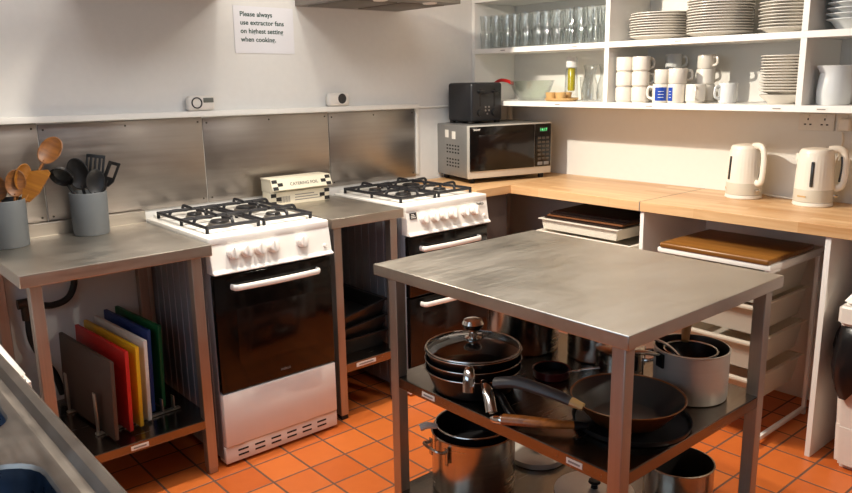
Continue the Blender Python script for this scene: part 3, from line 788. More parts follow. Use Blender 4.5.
utensil('wooden_spoon', 'short wooden spoon at the left rim of the left grey pot', 'spoon', (-2.77, -.11, zb), (-2.775, -.095, 1.09), 'spoon', 'spoon_wood', .3, 1.0, G1)
utensil('ladle', 'black ladle leaning left out of the second grey pot', 'ladle', (-2.452, -.115, zb), (-2.558, -.10, 1.112), 'ladle', 'black_nylon', -.3, 1.1, G2)
utensil('serving_spoon', 'charcoal serving spoon upright in the second grey pot', 'spoon', (-2.47, -.12, zb), (-2.500, -.11, 1.118), 'spoon', 'grey_nylon', .0, 1.35, G2)
utensil('slotted_turner', 'black slotted turner standing behind the other utensils in its pot', 'turner', (-2.478, -.088, zb), (-2.425, -.065, 1.135), 'slotted', 'black_nylon', .1, 1.0, G2)
utensil('turner', 'black turner with a long hole leaning right out of its pot', 'turner', (-2.493, -.13, zb), (-2.385, -.12, 1.112), 'turner', 'black_nylon', -.35, .95, G2)
utensil('pasta_spoon', 'small black spoon low in front of the slotted turner', 'spoon', (-2.482, -.15, zb), (-2.455, -.145, 1.085), 'spoon', 'black_nylon', .6, 1.1, G2)

# ------------------------------------------------------------------ alarms on the ledge, sign, hood
def alarm(label, x, disp):
    t = thing('alarm', label, 'alarm', (x, -.022, 1.3268-.0095*(x+1.9)), 0, 'alarms on the ledge')
    o = obj('case', B(-.062, .062, -.017, .017, 0, .064, .0165, 5), 'alarm', t)
    if disp:
        obj('ring', L([(.019, 0), (.019, .003), (.024, .003), (.024, 0)], 28, mat=Matrix.Translation((-.022, -.017, .034)) @ Matrix.Rotation(PI/2, 4, 'X')), 'alarm_dark', t)
        obj('display', B(.008, .054, -.0182, -.0165, .034, .054, .0005), 'lcd', t)
    else:
        obj('grille', L([(0, .003), (.022, .003), (.024, 0)], 28, mat=Matrix.Translation((.016, -.017, .036)) @ Matrix.Rotation(PI/2, 4, 'X')), 'alarm_dark', t)
alarm('white alarm with a round ring and small display on the ledge', -1.955, True)
alarm('white alarm with a dark round grille on the ledge', -1.252, False)

sg = thing('paper_sign', 'white paper sign with green text taped above the ledge', 'sign', (-1.6145, -.001, 1.667))
sg.rotation_euler = (0, math.radians(.5), 0)
obj('sheet', B(-.149, .149, -.0022, -.0006, -.1, .1), 'paper', sg)
lettering('text', 'Please always\nuse extractor fans\non highest setting\nwhen cooking.', .0284, 'ink', sg, (-.119, -.0026, .012), (PI/2, 0, 0), 'LEFT', .00055, 1.26)

hd = thing('extractor_hood', 'steel extractor hood on the wall above the far cooker', 'extractor hood', (-1.155, 0, 1.775))
hw = bmesh.new(); box(hw, -.295, .295, -.48, -.0006, .002, .06, .003); obj('canopy', hw, 'hood', hd)
for s in (-1, 1):
    obj('filter', B(s*.14-.125, s*.14+.125, -.40, -.06, -.002, .004, .002), 'filter', hd)
    obj('lamp', L([(0, -.003), (.03, -.003), (.034, .003), (0, .003)], 20, (s*.14, -.44, 0)), 'alarm', hd)
h2 = bmesh.new(); box(h2, -.12, .12, -.26, -.0006, .06, .66, .003); obj('flue', h2, 'hood', hd)
d = dup(hd, (-2.125, 0, 1.79), 0, 'steel extractor hood above the first cooker, top edge of the photo')

# ------------------------------------------------------------------ microwave and toaster
mwa = math.atan2(-.124, .5)
mw = thing('microwave', 'silver microwave oven with dark door in the worktop corner', 'microwave', (-.42, -.392, .907), mwa)
W2 = .2575; D = .352; z0 = .026; z1 = .298
sb = B(-W2, W2, .02, D, z0, z1, .006); obj('casing', sb, 'mw_shell', mw)
obj('front_frame', B(-W2, W2, 0, .021, z0, z1, .004), 'mw_silver', mw)
dr = obj('door', B(-W2+.006, .145, -.006, .002, z0+.038, z1-.006, .002), 'black_glass', mw)
obj('inner_window', B(-W2+.055, .105, -.0068, -.0055, z0+.075, z1-.05, .0003), 'oven_inner', dr)
lettering('maker_mark', 'SHARP', .013, 'label', dr, (-W2+.045, -.0066, z1-.022), (PI/2, 0, 0))
pn = obj('control_panel', B(.15, W2-.006, -.005, .002, z0+.038, z1-.006, .002), 'black_glass', mw)
obj('display', B(.175, W2-.03, -.0056, -.0045, z1-.05, z1-.025), 'slot', pn)
lettering('digits', '14:17', .02, 'green_led', pn, ((.175+W2-.03)/2, -.0062, z1-.038), (PI/2, 0, 0), bold=.0005)
for r_ in range(6):
    for c_ in range(3):
        obj('button', B(.166+c_*.026, .186+c_*.026, -.0058, -.0045, z0+.075+r_*.022, z0+.087+r_*.022, .0004), 'screw', pn)
obj('button', B(.166, .198, -.0058, -.0045, z0+.046, z0+.064, .0005), 'grey_mark', pn)
obj('button', B(.206, .238, -.0058, -.0045, z0+.046, z0+.064, .0005), 'grey_mark', pn)
vt = bmesh.new()
for a in range(7):
    for b_ in range(5):
        if a != 3: box(vt, -W2-.0008, -W2+.001, .10+b_*.03, .116+b_*.03, z0+.05+a*.018, z0+.058+a*.018)
v_ = obj('vent_holes', vt, 'slot', mw)
for k, (yy, zz, c) in enumerate(((.16, .235, 'label'), (.235, .24, 'label'))):
    obj('sticker', B(-W2-.0008, -W2+.0005, yy-.022, yy+.016, zz-.012, zz+.028), c, mw)
for sx in (-1, 1):
    for yy in (.04, D-.04): obj('foot', L([(.014, 0), (.016, .004), (.014, z0+.004), (0, z0+.004)], 12, (sx*(W2-.04), yy, .0005)), 'slot', mw)

ts = thing('toaster', 'black four-slice toaster standing on top of the microwave', 'toaster', (-.432, -.262, 1.2055), mwa)
ts.location = (-.457, -.252, 1.2055); ts.rotation_euler = (0, 0, math.radians(-4))
tb = B(-.108, .108, 0, .20, .012, .212, .014, 4); obj('shell', tb, 'toaster', ts)
for s in (-1, 1):
    obj('lever_slot', B(s*.05-.006, s*.05+.006, -.0008, .004, .09, .18, .001), 'slot', ts)
    lv = obj('lever', B(s*.05-.018, s*.05+.018, -.02, .003, .158, .172, .003), 'black_nylon', ts)
    obj('dial', L([(.019, 0), (.018, .012), (0, .013)], 24, mat=Matrix.Translation((s*.05, .001, .055)) @ Matrix.Rotation(PI/2, 4, 'X')), 'black_nylon', ts)
    for q in range(3):
        obj('button', L([(.005, 0), (.005, .004), (0, .004)], 12, mat=Matrix.Translation((s*.012 if q else 0, .001, .05+.018*q)) @ Matrix.Rotation(PI/2, 4, 'X')), 'grey_mark', ts)
    for dx in (-.026, .026):
        obj('bread_slot', B(s*.05+dx-.013, s*.05+dx+.013, .03, .18, .2095, .2126, .001), 'slot', ts)
for sx in (-1, 1):
    for yy in (.025, .18): obj('foot', B(sx*.09-.012, sx*.09+.012, yy-.012, yy+.012, .0005, .014, .002), 'slot', ts)

# ------------------------------------------------------------------ kettles, sockets
def kettle(label, x, y, rz):
    t = thing('kettle', label, 'kettle', (x, y, .907), rz, 'cream kettles'); t.scale = (.94, .94, .985)
    obj('power_base', L([(0, 0), (.08, 0), (.082, .004), (.08, .016), (.076, .018), (0, .018)], 48), 'cream', t)
    obj('band', L([(.0, .0185), (.0795, .0185), (.0795, .066), (.0785, .070), (0, .070)], 64), 'kettle_band', t)
    obj('body', L([(.0785, .070), (.0785, .074), (.0765, .12), (.074, .17), (.071, .205), (.069, .212), (.0, .213)], 128, flute=(32, .008, .08, .2)), 'cream', t)
    obj('lid', L([(.069, .212), (.068, .224), (.060, .234), (.03, .239), (0, .240)], 48), 'cream', t)
    sp = bmesh.new(); prism(sp, [(-.06, -.022), (-.080, -.006), (-.080, .006), (-.06, .022)], .185, .216, .002); obj('spout', sp, 'cream', t)
    hb = bmesh.new()
    tube(hb, smooth_path([(.045, 0, .232), (.085, 0, .234), (.108, 0, .215), (.114, 0, .16), (.108, 0, .09), (.09, 0, .073), (.07, 0, .076)], 7), .0115, 12, flat=1.25)
    obj('handle', hb, 'cream', t)
    ib = bmesh.new(); tube(ib, smooth_path([(.100, 0, .205), (.1035, 0, .16), (.098, 0, .10)], 6), .0075, 10); obj('handle_inlay', ib, 'gauge', t)
    for s in (-1, 1):
        gm = bmesh.new(); box(gm, -.007, .007, -.004, .004, -.052, .052, .0035, mat=Matrix.Rotation(s*1.75 if s > 0 else -1.75, 4, 'Z') @ Matrix.Translation((.076, 0, .135)) @ Matrix.Rotation(-.06, 4, 'Y') @ Matrix.Rotation(PI/2, 4, 'Z'))
        obj('water_gauge', gm, 'gauge', t)
    obj('switch', B(.076, .096, -.009, .009, .036, .046, .003), 'chrome', t)
    obj('maker_mark', B(-.02, .02, -.0005, .0005, -.003, .003), 'tan', t, (.0797*math.cos(-2.2), .0797*math.sin(-2.2), .042)).rotation_euler = (0, 0, -2.2+PI/2)
    return t
kettle('cream kettle nearer the microwave, handle turned to the window side', -.135, -1.525, math.radians(-112))
kettle('cream kettle at the right by the wall sockets, handle in profile', -.135, -1.822, math.radians(-66))
kcord = bmesh.new(); tube(kcord, smooth_path([(-.05, -1.58, .915), (-.05, -1.64, .9115), (-.06, -1.70, .9115), (-.06, -1.75, .915), (-.02, -1.76, .95), (-.012, -1.84, 1.05), (-.012, -1.868, 1.15), (-.02, -1.868, 1.20)], 8), .004, 8)

def socket(label, y, double=True, plug=False):
    t = thing('wall_socket', label, 'socket', (0, y, 1.237), 0)
    w = .073 if double else .043
    obj('plate', B(-.011, -.0005, -w, w, -.036, .036, .003), 'socket', t)
    for c in ((-.034, .034) if double else (0,)):
        for (dy, dz, a, b_) in ((0, .012, .0028, .0045), (-.011, -.01, .0045, .0028), (.011, -.01, .0045, .0028)):
            obj('pin_hole', B(-.0118, -.0105, c+dy-a, c+dy+a, dz-b_, dz+b_), 'slot', t)
        obj('switch', B(-.0145, -.0105, c-.006, c+.006, .019, .031, .001), 'socket', t)
    return t
socket('white double wall socket above the right kettle', -1.757)
socket('white double wall socket with a plug, at the right edge', -1.912)
pg = thing('power_plug', 'white mains plug with trailing cord in the right hand socket', 'plug', (-.012, -1.878, 1.232))
bmesh.ops.translate(kcord, vec=(.012, 1.878, -1.232), verts=kcord.verts); obj('cord', kcord, 'cream', pg)
obj('plug_body', B(-.032, -.0005, -.024, .024, -.026, .024, .008, 3), 'socket', pg)

# ------------------------------------------------------------------ wall shelving
su = thing('shelving_unit', 'white open shelving unit on the right wall full of crockery', 'shelving', (0, 0, 0))
FX = -.327; YE = -2.75
for (za, zb_) in ((1.2925, 1.3185), (1.571, 1.597), (1.842, 1.868)):
    obj('shelf', B(FX, -.001, YE, -.001, za, zb_, .0015), 'white_paint', su)
for yy in (-.013, -.908, -1.812, -2.70):
    for (za, zb_) in ((1.3186, 1.5709), (1.5971, 1.8419), (1.8681, 2.15)):
        obj('upright', B(FX+.001, -.001, yy-.012, yy+.012, za, zb_, .0008), 'white_paint', su)
for yy, z in ((-.24, 1.584), (-.72, 1.584), (-.62, 1.305), (-1.15, 1.305), (-1.73, 1.305), (-1.90, 1.305), (-1.28, 1.584)):
    sl = obj('shelf_label', B(FX-.0008, FX+.0005, yy-.022, yy+.022, z-.006, z+.006), 'label', su)
    obj('print', B(FX-.0014, FX-.0006, yy-.016, yy+.016, z-.0022, z+.0022), 'label_grey', sl)
Z1, Z2 = 1.3188, 1.5973

# tumblers
def tumbler(h, r0, r1):
    return L([(0, .0), (r0*.95, .0), (r0, .003), (r1, h), (r1-.0015, h), (r0-.002, .009), (0, .008)], 24)
COLW = ['leftmost', 'second', 'third', 'fourth', 'fifth', 'sixth', 'seventh', 'eighth', 'ninth', 'tenth', 'eleventh', 'rightmost']
proto = None
for i in range(12):
    for j, xr in enumerate((-.275, -.205, -.135)):
        for k in range(2):
            y = -.068-i*.0715-.004*(i % 3); loc = (xr+.006*((i*7+j) % 3-1), y, Z2+k*.0875)
            lab = f"clear glass tumbler, {('lower', 'upper')[k]} tier, {('front', 'middle', 'back')[j]} row, {COLW[i]}" + ('' if i in (0, 11) else ' from left')
            if proto is None:
                proto = obj('tumbler', tumbler(.0865, .026, .033), 'glass', None, loc); o = proto
            else:
                o = proto.copy(); COL.objects.link(o); o.location = loc
            tag(o, lab, 'glass', 'tumblers on the upper shelf')

# lower left bay
gb = tag(obj('glass_bowl', L([(0, 0), (.065, 0), (.075, .006), (.105, .06), (.118, .1), (.121, .103), (.117, .104), (.1, .06), (.07, .011), (0, .008)], 48), 'glass_green', None, (-.19, -.328, Z1)), 'large clear glass mixing bowl on the lower shelf beside the toaster', 'bowl')
rdp = tag(obj('red_tongs', T(smooth_path([(-.25, -.055, Z1+.009), (-.25, -.08, Z1+.07), (-.25, -.14, Z1+.106), (-.25, -.20, Z1+.104), (-.25, -.245, Z1+.088)], 5), .009, 8, flat=.6), 'red_plastic'), 'red plastic handle showing above the toaster on the lower shelf', 'utensil')
ob = thing('oil_bottle', 'glass oil dispenser with yellow oil and pale cap', 'bottle', (-.16, -.572, Z1))
obj('bottle', L([(0, 0), (.034, 0), (.036, .004), (.033, .12), (.026, .165), (.026, .172), (.024, .172), (.03, .12), (.033, .006), (0, .005)], 32), 'glass', ob)
obj('oil', L([(0, .05), (.017, .05), (.019, .06), (.019, .16), (.015, .166), (0, .166)], 24), 'oil', ob)
obj('cap', L([(.028, .168), (.030, .172), (.029, .21), (.024, .222), (.0, .223)], 28), 'china_cool', ob)
rt = thing('wicker_tray', 'flat tan tray under the small ramekins on the lower shelf', 'tray', (-.24, -.575, Z1))
obj('tray', L([(0, 0), (.075, 0), (.085, .008), (.087, .016), (.083, .016), (.078, .008), (0, .006)], 40), 'tan', rt)
for (dx, dy, lab) in ((-.03, .045, 'small tan ramekin at the left of the flat tray'), (-.045, -.03, 'small tan ramekin at the right of the flat tray'), (.025, -.01, 'small tan ramekin at the back of the flat tray')):
    tag(obj('ramekin', L([(0, 0), (.024, 0), (.028, .03), (.029, .036), (.026, .036), (.022, .006), (0, .006)], 24), 'tan', None, (-.24+dx, -.575+dy, Z1+.0085)), lab, 'ramekin', 'ramekins on the tray')
tag(obj('stem_glass', L([(0, 0), (.022, 0), (.02, .004), (.016, .01), (.022, .07), (.026, .12), (.0245, .12), (.019, .06), (0, .02)], 24), 'glass', None, (-.15, -.65, Z1)), 'narrow clear drinking glass between oil bottle and carafes', 'glass')
for (x, y, lab) in ((-.2, -.722, 'clear glass carafe, left of the pair on the lower shelf'), (-.205, -.82, 'clear glass carafe, right of the pair on the lower shelf')):
    tag(obj('carafe', L([(0, 0), (.036, 0), (.041, .005), (.044, .04), (.038, .085), (.026, .125), (.026, .14), (.035, .178), (.0335, .178), (.0245, .14), (.0245, .125), (.036, .085), (.042, .04), (.039, .008), (0, .006)], 32), 'glass', None, (x, y, Z1)), lab, 'carafe', 'glass carafes')

# plates
def plate_mesh(r, h, deep=False):
    if deep: p = [(0, 0), (r*.55, 0), (r*.6, .003), (r*.8, h*.75), (r, h), (r, h+.003), (r*.78, h*.8+.003), (r*.55, .006), (0, .006)]
    else: p = [(0, 0), (r*.6, 0), (r*.64, .003), (r*.72, .005), (r, h), (r, h+.0035), (r*.7, .009), (0, .006)]
    return L(p, 56)
def stack(name, n, r, pitch, x, y, z, mat, where, cat, group, deep=False, h=.018, jig=.004):
    pr = None
    for k in range(n):
        nm = 'topmost' if k == n-1 else 'lowest' if k == 0 else f"{ORD[k+1]} from the bottom"
        loc = (x+random.uniform(-jig, jig), y+random.uniform(-jig, jig), z+k*pitch)
        if pr is None: pr = o = obj(name, plate_mesh(r, h, deep), mat, None, loc)
        else: o = pr.copy(); COL.objects.link(o); o.location = loc
        o.rotation_euler = (0, 0, random.uniform(0, 6))
        tag(o, f"{where}, {nm}", cat, group)
stack('dinner_plate', 10, .135, .0112, -.165, -1.083, Z2, 'plate', 'white dinner plate in the low stack beside the glasses', 'plate', 'dinner plates, left stack')
stack('dinner_plate', 16, .138, .0112, -.165, -1.378, Z2, 'plate', 'white dinner plate in the tallest stack', 'plate', 'dinner plates, tall stack')
stack('pasta_plate', 9, .108, .0125, -.165, -1.670, Z2, 'china', 'deep cream plate in the stack left of the shelf upright', 'plate', 'deep plates by the upright', True, .022)
stack('soup_bowl', 6, .097, .020, -.17, -1.926, Z2, 'china_cool', 'cool white bowl stacked at the right edge of the upper shelf', 'bowl', 'bowls at the right edge', True, .04, .002)
stack('saucer', 13, .092, .0115, -.19, -1.688, Z1+.0385, 'china', 'white saucer stacked on the bowl under the deep plates', 'saucer', 'saucers on the lower shelf', False, .014, .0015)
tag(obj('serving_bowl', L([(0, 0), (.05, 0), (.055, .004), (.08, .024), (.09, .037), (.087, .038), (.075, .027), (.05, .008), (0, .008)], 48), 'china', None, (-.19, -1.688, Z1)), 'white bowl carrying the stack of saucers', 'bowl')

# mugs
def make_mug(name, label, loc, rz, r=.0405, h=.068, mat='china', flare=1., octo=False, blue=False):
    t = thing(name, label, 'mug', loc, rz)
    n = 8*5 if octo else 32
    foot = .86
    body = L([(0, 0), (r*foot, 0), (r*foot, .003), (r*.985, .010), (r*flare, h-.002), (r*flare-.001, h), (r*flare-.003, h), (r-.004, .012), (0, .007)] if octo else
             [(0, 0), (r*.88, 0), (r*.97, .005), (r*flare, h-.002), (r*flare-.001, h), (r*flare-.003, h), (r*.93, .008), (0, .006)], 32)
    obj('cup', body, mat, t)
    hb = bmesh.new()
    tube(hb, smooth_path([(r*.96, 0, h*.83), (r+.016, 0, h*.84), (r+.023, 0, h*.6), (r+.019, 0, h*.32), (r*.95, 0, h*.22)], 5), .0045, 8, flat=1.3)
    obj('handle', hb, mat, t)
    if blue:
        bb = bmesh.new(); nn = 14; a0, a1 = blue
        vs = []
        for i in range(nn+1):
            a = a0+(a1-a0)*i/nn
            for zz in (.010, h-.014): vs.append(bb.verts.new((1.006*r*math.cos(a), 1.006*r*math.sin(a), zz)))
        for i in range(nn): bb.faces.new((vs[2*i], vs[2*i+2], vs[2*i+3], vs[2*i+1]))
        pp = obj('printed_panel', bb, 'blue_print', t)
        for q in range(3):
            lb = bmesh.new(); am = a0+(a1-a0)*.28; an = a0+(a1-a0)*.75; vs = []
            for i in range(9):
                a = am+(an-am)*i/8
                for zz in (.024+q*.013, .026+q*.013): vs.append(lb.verts.new((1.012*r*math.cos(a), 1.012*r*math.sin(a), zz)))
            for i in range(8): lb.faces.new((vs[2*i], vs[2*i+2], vs[2*i+3], vs[2*i+1]))
            obj('print', lb, 'label', pp)
    return t
HR = math.radians(-41)          # towards the right of the photo
tiers = ('bottom', 'middle', 'top')
mA = make_mug('stacking_mug', 'cream stacking mug, bottom of the leftmost column of three', (-.282, -.984, Z1), HR, octo=True, h=.0688)
for k in (1, 2): dup(mA, (-.282, -.984, Z1+k*.0692), HR, f'cream stacking mug, {tiers[k]} of the leftmost column of three')
mB = dup(mA, (-.280, -1.070, Z1), HR, 'cream stacking mug, bottom of the second column from the upright')
for k in (1, 2): dup(mA, (-.280, -1.070, Z1+k*.0692), HR+.1*k, f'cream stacking mug, {tiers[k]} of the second column from the upright')
make_mug('printed_mug', 'white mug with a large blue printed panel, left of the two', (-.272, -1.172, Z1), HR+2.6, r=.037, h=.083, blue=(-HR-2.6-3.3, -HR-2.6-1.85))
make_mug('printed_mug', 'white mug with a narrow blue strip, right of the blue panel mug', (-.275, -1.254, Z1), HR+.15, r=.0385, h=.083, blue=(-HR-.15-3.75, -HR-.15-3.05))
make_mug('mug', 'plain white mug standing on the blue panel mug', (-.268, -1.174, Z1+.0835), HR, r=.034, h=.064)
make_mug('mug', 'plain white mug standing on the mug with a blue strip', (-.271, -1.254, Z1+.0835), HR, r=.0405, h=.067)
mC = make_mug('mug', 'grey white mug hidden at the back, bottom of the rear column', (-.085, -1.115, Z1), HR, r=.038, h=.072, mat='china_cool')
dup(mC, (-.085, -1.115, Z1+.0725), HR, 'grey white mug at the back, middle of the rear column'); dup(mC, (-.085, -1.115, Z1+.145), HR, 'grey white mug showing above the others, top of the rear column')
make_mug('tea_cup', 'cream mug with its handle facing front, left of the right-hand column', (-.252, -1.333, Z1), math.radians(-150), r=.0425, h=.082, octo=True)
mD = make_mug('stacking_mug', 'cream mug at the bottom of the right-hand column', (-.160, -1.325, Z1), HR, r=.0405, h=.0785, octo=True)
make_mug('stacking_mug', 'cream mug in the middle of the right-hand column', (-.160, -1.325, Z1+.079), HR, r=.041, h=.067)
make_mug('stacking_mug', 'cream mug on top of the right-hand column', (-.160, -1.325, Z1+.1465), HR-1.1, r=.039, h=.062)
make_mug('mug', 'tall white mug standing alone left of the saucers', (-.2, -1.455, Z1), math.radians(150), r=.039, h=.085, mat='china_cool')
# jugs
def jug(label, loc, rz, s=1.):
    t = thing('jug', label, 'jug', loc, rz, 'white china jugs')
    jb = L([(0, 0), (.056, 0), (.06, .005), (.063, .05), (.058, .095), (.054, .12), (.058, .148), (.0565, .149), (.051, .12), (.058, .06), (.055, .009), (0, .008)], 48)
    for v in jb.verts:                                   # pull out the pouring lip
        if v.co.z > .125 and v.co.x < -.02: v.co.x -= (v.co.z-.125)*.55*max(0, -v.co.x/.056)**3
    bmesh.ops.scale(jb, vec=(s, s, s), verts=jb.verts)
    obj('jug_body', jb, 'china_cool', t)
    hb = bmesh.new(); tube(hb, [p*s for p in smooth_path([(.052, 0, .122), (.078, 0, .132), (.098, 0, .11), (.095, 0, .075), (.078, 0, .05), (.06, 0, .038)], 6)], .007*s, 10, flat=1.2)
    obj('handle', hb, 'china_cool', t); return t
jug('white china jug standing at the right end of the lower shelf', (-.215, -1.896, Z1), HR)
jug('smaller white china jug half hidden behind the big jug', (-.075, -1.885, Z1), HR, .62)

# ------------------------------------------------------------------ pots and pans on the island table
ZM = .5182; ZB = .1152
def pan(name, label, cat, loc, r1, r0, h, mat_in, mat_out=None, rim=True, n=56, group=None, th=.003):
    t = thing(name, label, cat, loc, 0, group)
    obj('pan_body', L([(0, 0), (r0, 0), (r0+.008, .003), (r1, h), (r1+.002, h+.001), (r1+.0015, h+.003), (r1-th, h+.001)], n), mat_out or mat_in, t)
    obj('pan_inside', L([(r1-th, h+.001), (r0+.006-th, .0065), (r0-.004, .004), (0, .004)], n), mat_in, t)
    return t
def pan_handle(t, pts, rad, mat, cap=None, flat=.65, capname='ferrule', tip=None):
    q = smooth_path([Vector(p)-Vector(t.location) for p in pts], 6); N = len(q)
    rs = [rad*(.72+.34*math.sin(PI*min(1, i/(N-1)*1.15+.05)*.55)) for i in range(N)]
    h = obj('handle', T(q, rs, 12, flat=flat), mat, t)
    if cap:
        obj(capname, T([q[0]+(q[0]-q[2]).normalized()*.03, q[0], q[1]], [rad*.62, rad*.8, rad*.8], 12, flat=flat), cap, h)
    if tip:
        e = (q[-1]-q[-3]).normalized(); obj('hanging_tip', T([q[-1], q[-1]+e*.022, q[-1]+e*.034], [rs[-1]*1.02, rs[-1]*.95, rs[-1]*.5], 12, flat=flat), tip, h)
    return h
# three frying pans nested, glass lid on top
PC = (-1.838, -1.558)
dv = Vector((-.70, -.71, 0))
hdirs = ((Vector((-.33, -.94, 0)), 'lowest'), (Vector((-.56, -.83, 0)), 'middle'), (Vector((-.74, -.67, 0)), 'top'))
for k in range(3):
    z = ZM+k*.028
    p = pan('frying_pan', f"black frying pan nested {('at the bottom of', 'in the middle of', 'on top of')[k]} the stack of three", 'frying pan', (PC[0], PC[1], z), .146, .112, .068, 'nonstick', group='nested frying pans')
    obj('steel_rim', T([(.1475*math.cos(2*PI*i/64), .1475*math.sin(2*PI*i/64), .069) for i in range(64)], .0018, 6, closed=True), 'pot', p)
    dr_ = hdirs[k][0]; c = Vector((PC[0], PC[1], z))
    if k == 2:
        a = c+dr_*.146+Vector((0, 0, .062))
        pan_handle(p, [a, a+dr_*.03+Vector((0, 0, .002)), a+dr_*.05+Vector((0, 0, -.016)), a+dr_*.056+Vector((0, 0, -.052))], .016, 'chrome', flat=.6)
    elif k == 1:
        a = c+dr_*.146+Vector((0, 0, .052))
        pan_handle(p, [a, a+dr_*.05+Vector((0, 0, .004)), a+dr_*.10+Vector((0, 0, -.012)), a+dr_*.135+Vector((0, 0, -.04))], .0155, 'chrome', flat=.6)
    else:
        a = c+dr_*.146+Vector((0, 0, .04))
        pan_handle(p, [a, a+dr_*.04+Vector((0, 0, .0)), a+dr_*.08+Vector((0, 0, -.02)), a+dr_*.12+Vector((0, 0, -.031))], .012, 'nonstick', flat=.6)
lidz = ZM+.056+.0725
ld = thing('pan_lid', 'round glass lid with steel knob on the frying pan stack', 'lid', (PC[0], PC[1], lidz))
obj('glass', L([(.143, 0), (.12, .012), (.08, .021), (.03, .026), (0, .027)], 56), 'lid_glass', ld)
obj('rim_band', T([(.1435*math.cos(2*PI*i/64), .1435*math.sin(2*PI*i/64), .001) for i in range(64)], .0035, 8, closed=True), 'pot', ld)
kb = L([(.026, .026), (.026, .030), (.013, .034), (.012, .046), (.028, .060), (.034, .074), (.028, .085), (0, .089)], 32); obj('knob', kb, 'chrome', ld)

wk = pan('wok', 'deep dark frying pan with brown burnt outside and grey handle', 'wok', (-1.716, -2.030, ZM+.0185), .151, .092, .064, 'nonstick_grey', 'wok_out')
pan_handle(wk, [(-1.868, -1.965, .606), (-1.885, -1.91, .618), (-1.91, -1.81, .626), (-1.932, -1.745, .612)], .0215, 'handle_grey', 'tan', .7)
obj('rim', T([(.152*math.cos(2*PI*i/64), .152*math.sin(2*PI*i/64), .066) for i in range(64)], .0017, 6, closed=True), 'wok_out', wk)
fp = pan('flat_pan', 'flat black crepe pan with wooden handle under the wok', 'frying pan', (-1.695, -2.030, ZM), .158, .148, .014, 'nonstick')
pan_handle(fp, [(-1.86, -1.972, .541), (-1.905, -1.925, .543), (-1.945, -1.865, .543), (-1.972, -1.81, .538)], .0185, 'handle_wood', 'nonstick', .7, tip='chrome')
# aluminium saucepan with a ladle and sieve inside
def pot(name, label, cat, x, y, z, r, h, mat, loops=(), group=None, inside=None, lug=None):
    t = thing(name, label, cat, (x, y, z), 0, group)
    obj('pot_wall', L([(0, 0), (r-.008, 0), (r-.002, .003), (r, .010), (r, h-.003), (r+.003, h), (r-.002, h+.001)], 64), mat, t)
    obj('pot_inside', L([(r-.002, h+.001), (r-.004, h-.004), (r-.004, .006), (r-.01, .004), (0, .004)], 64), inside or mat, t)
    for a in loops:
        c, s = math.cos(a), math.sin(a); R_ = Vector((c, s, 0)); S_ = Vector((-s, c, 0)); zh = h*.86
        pts = [R_*(r-.001)+S_*.045+Vector((0, 0, zh)), R_*(r+.022)+S_*.045+Vector((0, 0, zh+.004)), R_*(r+.036)+S_*.03+Vector((0, 0, zh+.008)), R_*(r+.036)-S_*.03+Vector((0, 0, zh+.008)), R_*(r+.022)-S_*.045+Vector((0, 0, zh+.004)), R_*(r-.001)-S_*.045+Vector((0, 0, zh))]
        hn = obj('loop_handle', T(smooth_path(pts, 4), .0055, 8), 'pot', t)
        for sg_ in (-1, 1):
            b = bmesh.new(); box(b, -.0025, .0025, -.008, .008, -.045, .012, .001, mat=Matrix.Translation(R_*(r+.0015)+S_*sg_*.045+Vector((0, 0, zh))) @ Matrix.Rotation(a, 4, 'Z')); obj('bracket', b, 'pot', hn)
    return t
sp = pot('saucepan', 'aluminium saucepan with utensils inside at the near right corner', 'saucepan', -1.408, -2.036, ZM, .106, .148, 'alu', inside='nonstick_grey')
lg_ = bmesh.new(); a = math.radians(158); box(lg_, -.004, .004, -.016, .016, -.03, .012, .002, mat=Matrix.Translation((.108*math.cos(a), .108*math.sin(a), .128)) @ Matrix.Rotation(a, 4, 'Z')); obj('handle_bracket', lg_, 'nonstick', sp)
hz = Vector((math.cos(a), math.sin(a), 0)); o_ = Vector(sp.location)
pan_handle(sp, [o_+hz*.112+Vector((0, 0, .135)), o_+hz*.16+Vector((0, 0, .15)), o_+hz*.21+Vector((0, 0, .158))], .010, 'pot', flat=.7)
sv = thing('sieve', 'dark bowl sieve with wooden handle resting inside the saucepan', 'sieve', (-1.396, -2.026, ZM+.105))
obj('mesh_bowl', L([(.0, -.055), (.04, -.045), (.065, -.015), (.074, .02), (.077, .026), (.073, .026), (.06, -.01), (.035, -.04), (0, -.05)], 36), 'nonstick', sv)
obj('rim', T([(.076*math.cos(2*PI*i/40), .076*math.sin(2*PI*i/40), .026) for i in range(40)], .0035, 8, closed=True), 'pot', sv)
obj('handle', T([(.045, .045, .03), (.075, .06, .07), (.11, .085, .135)], [.011, .015, .016], 12), 'tan', sv)
ll = bmesh.new(); pth = [Vector((-1.44, -2.04, ZM+.10)), Vector((-1.47, -2.0, ZM+.153)), Vector((-1.51, -1.955, ZM+.18))]
tube(ll, smooth_path(pth, 5), .007, 10, flat=.6)
tag(obj('steel_ladle', ll, 'chrome'), 'steel utensil handle poking out of the aluminium saucepan', 'utensil')

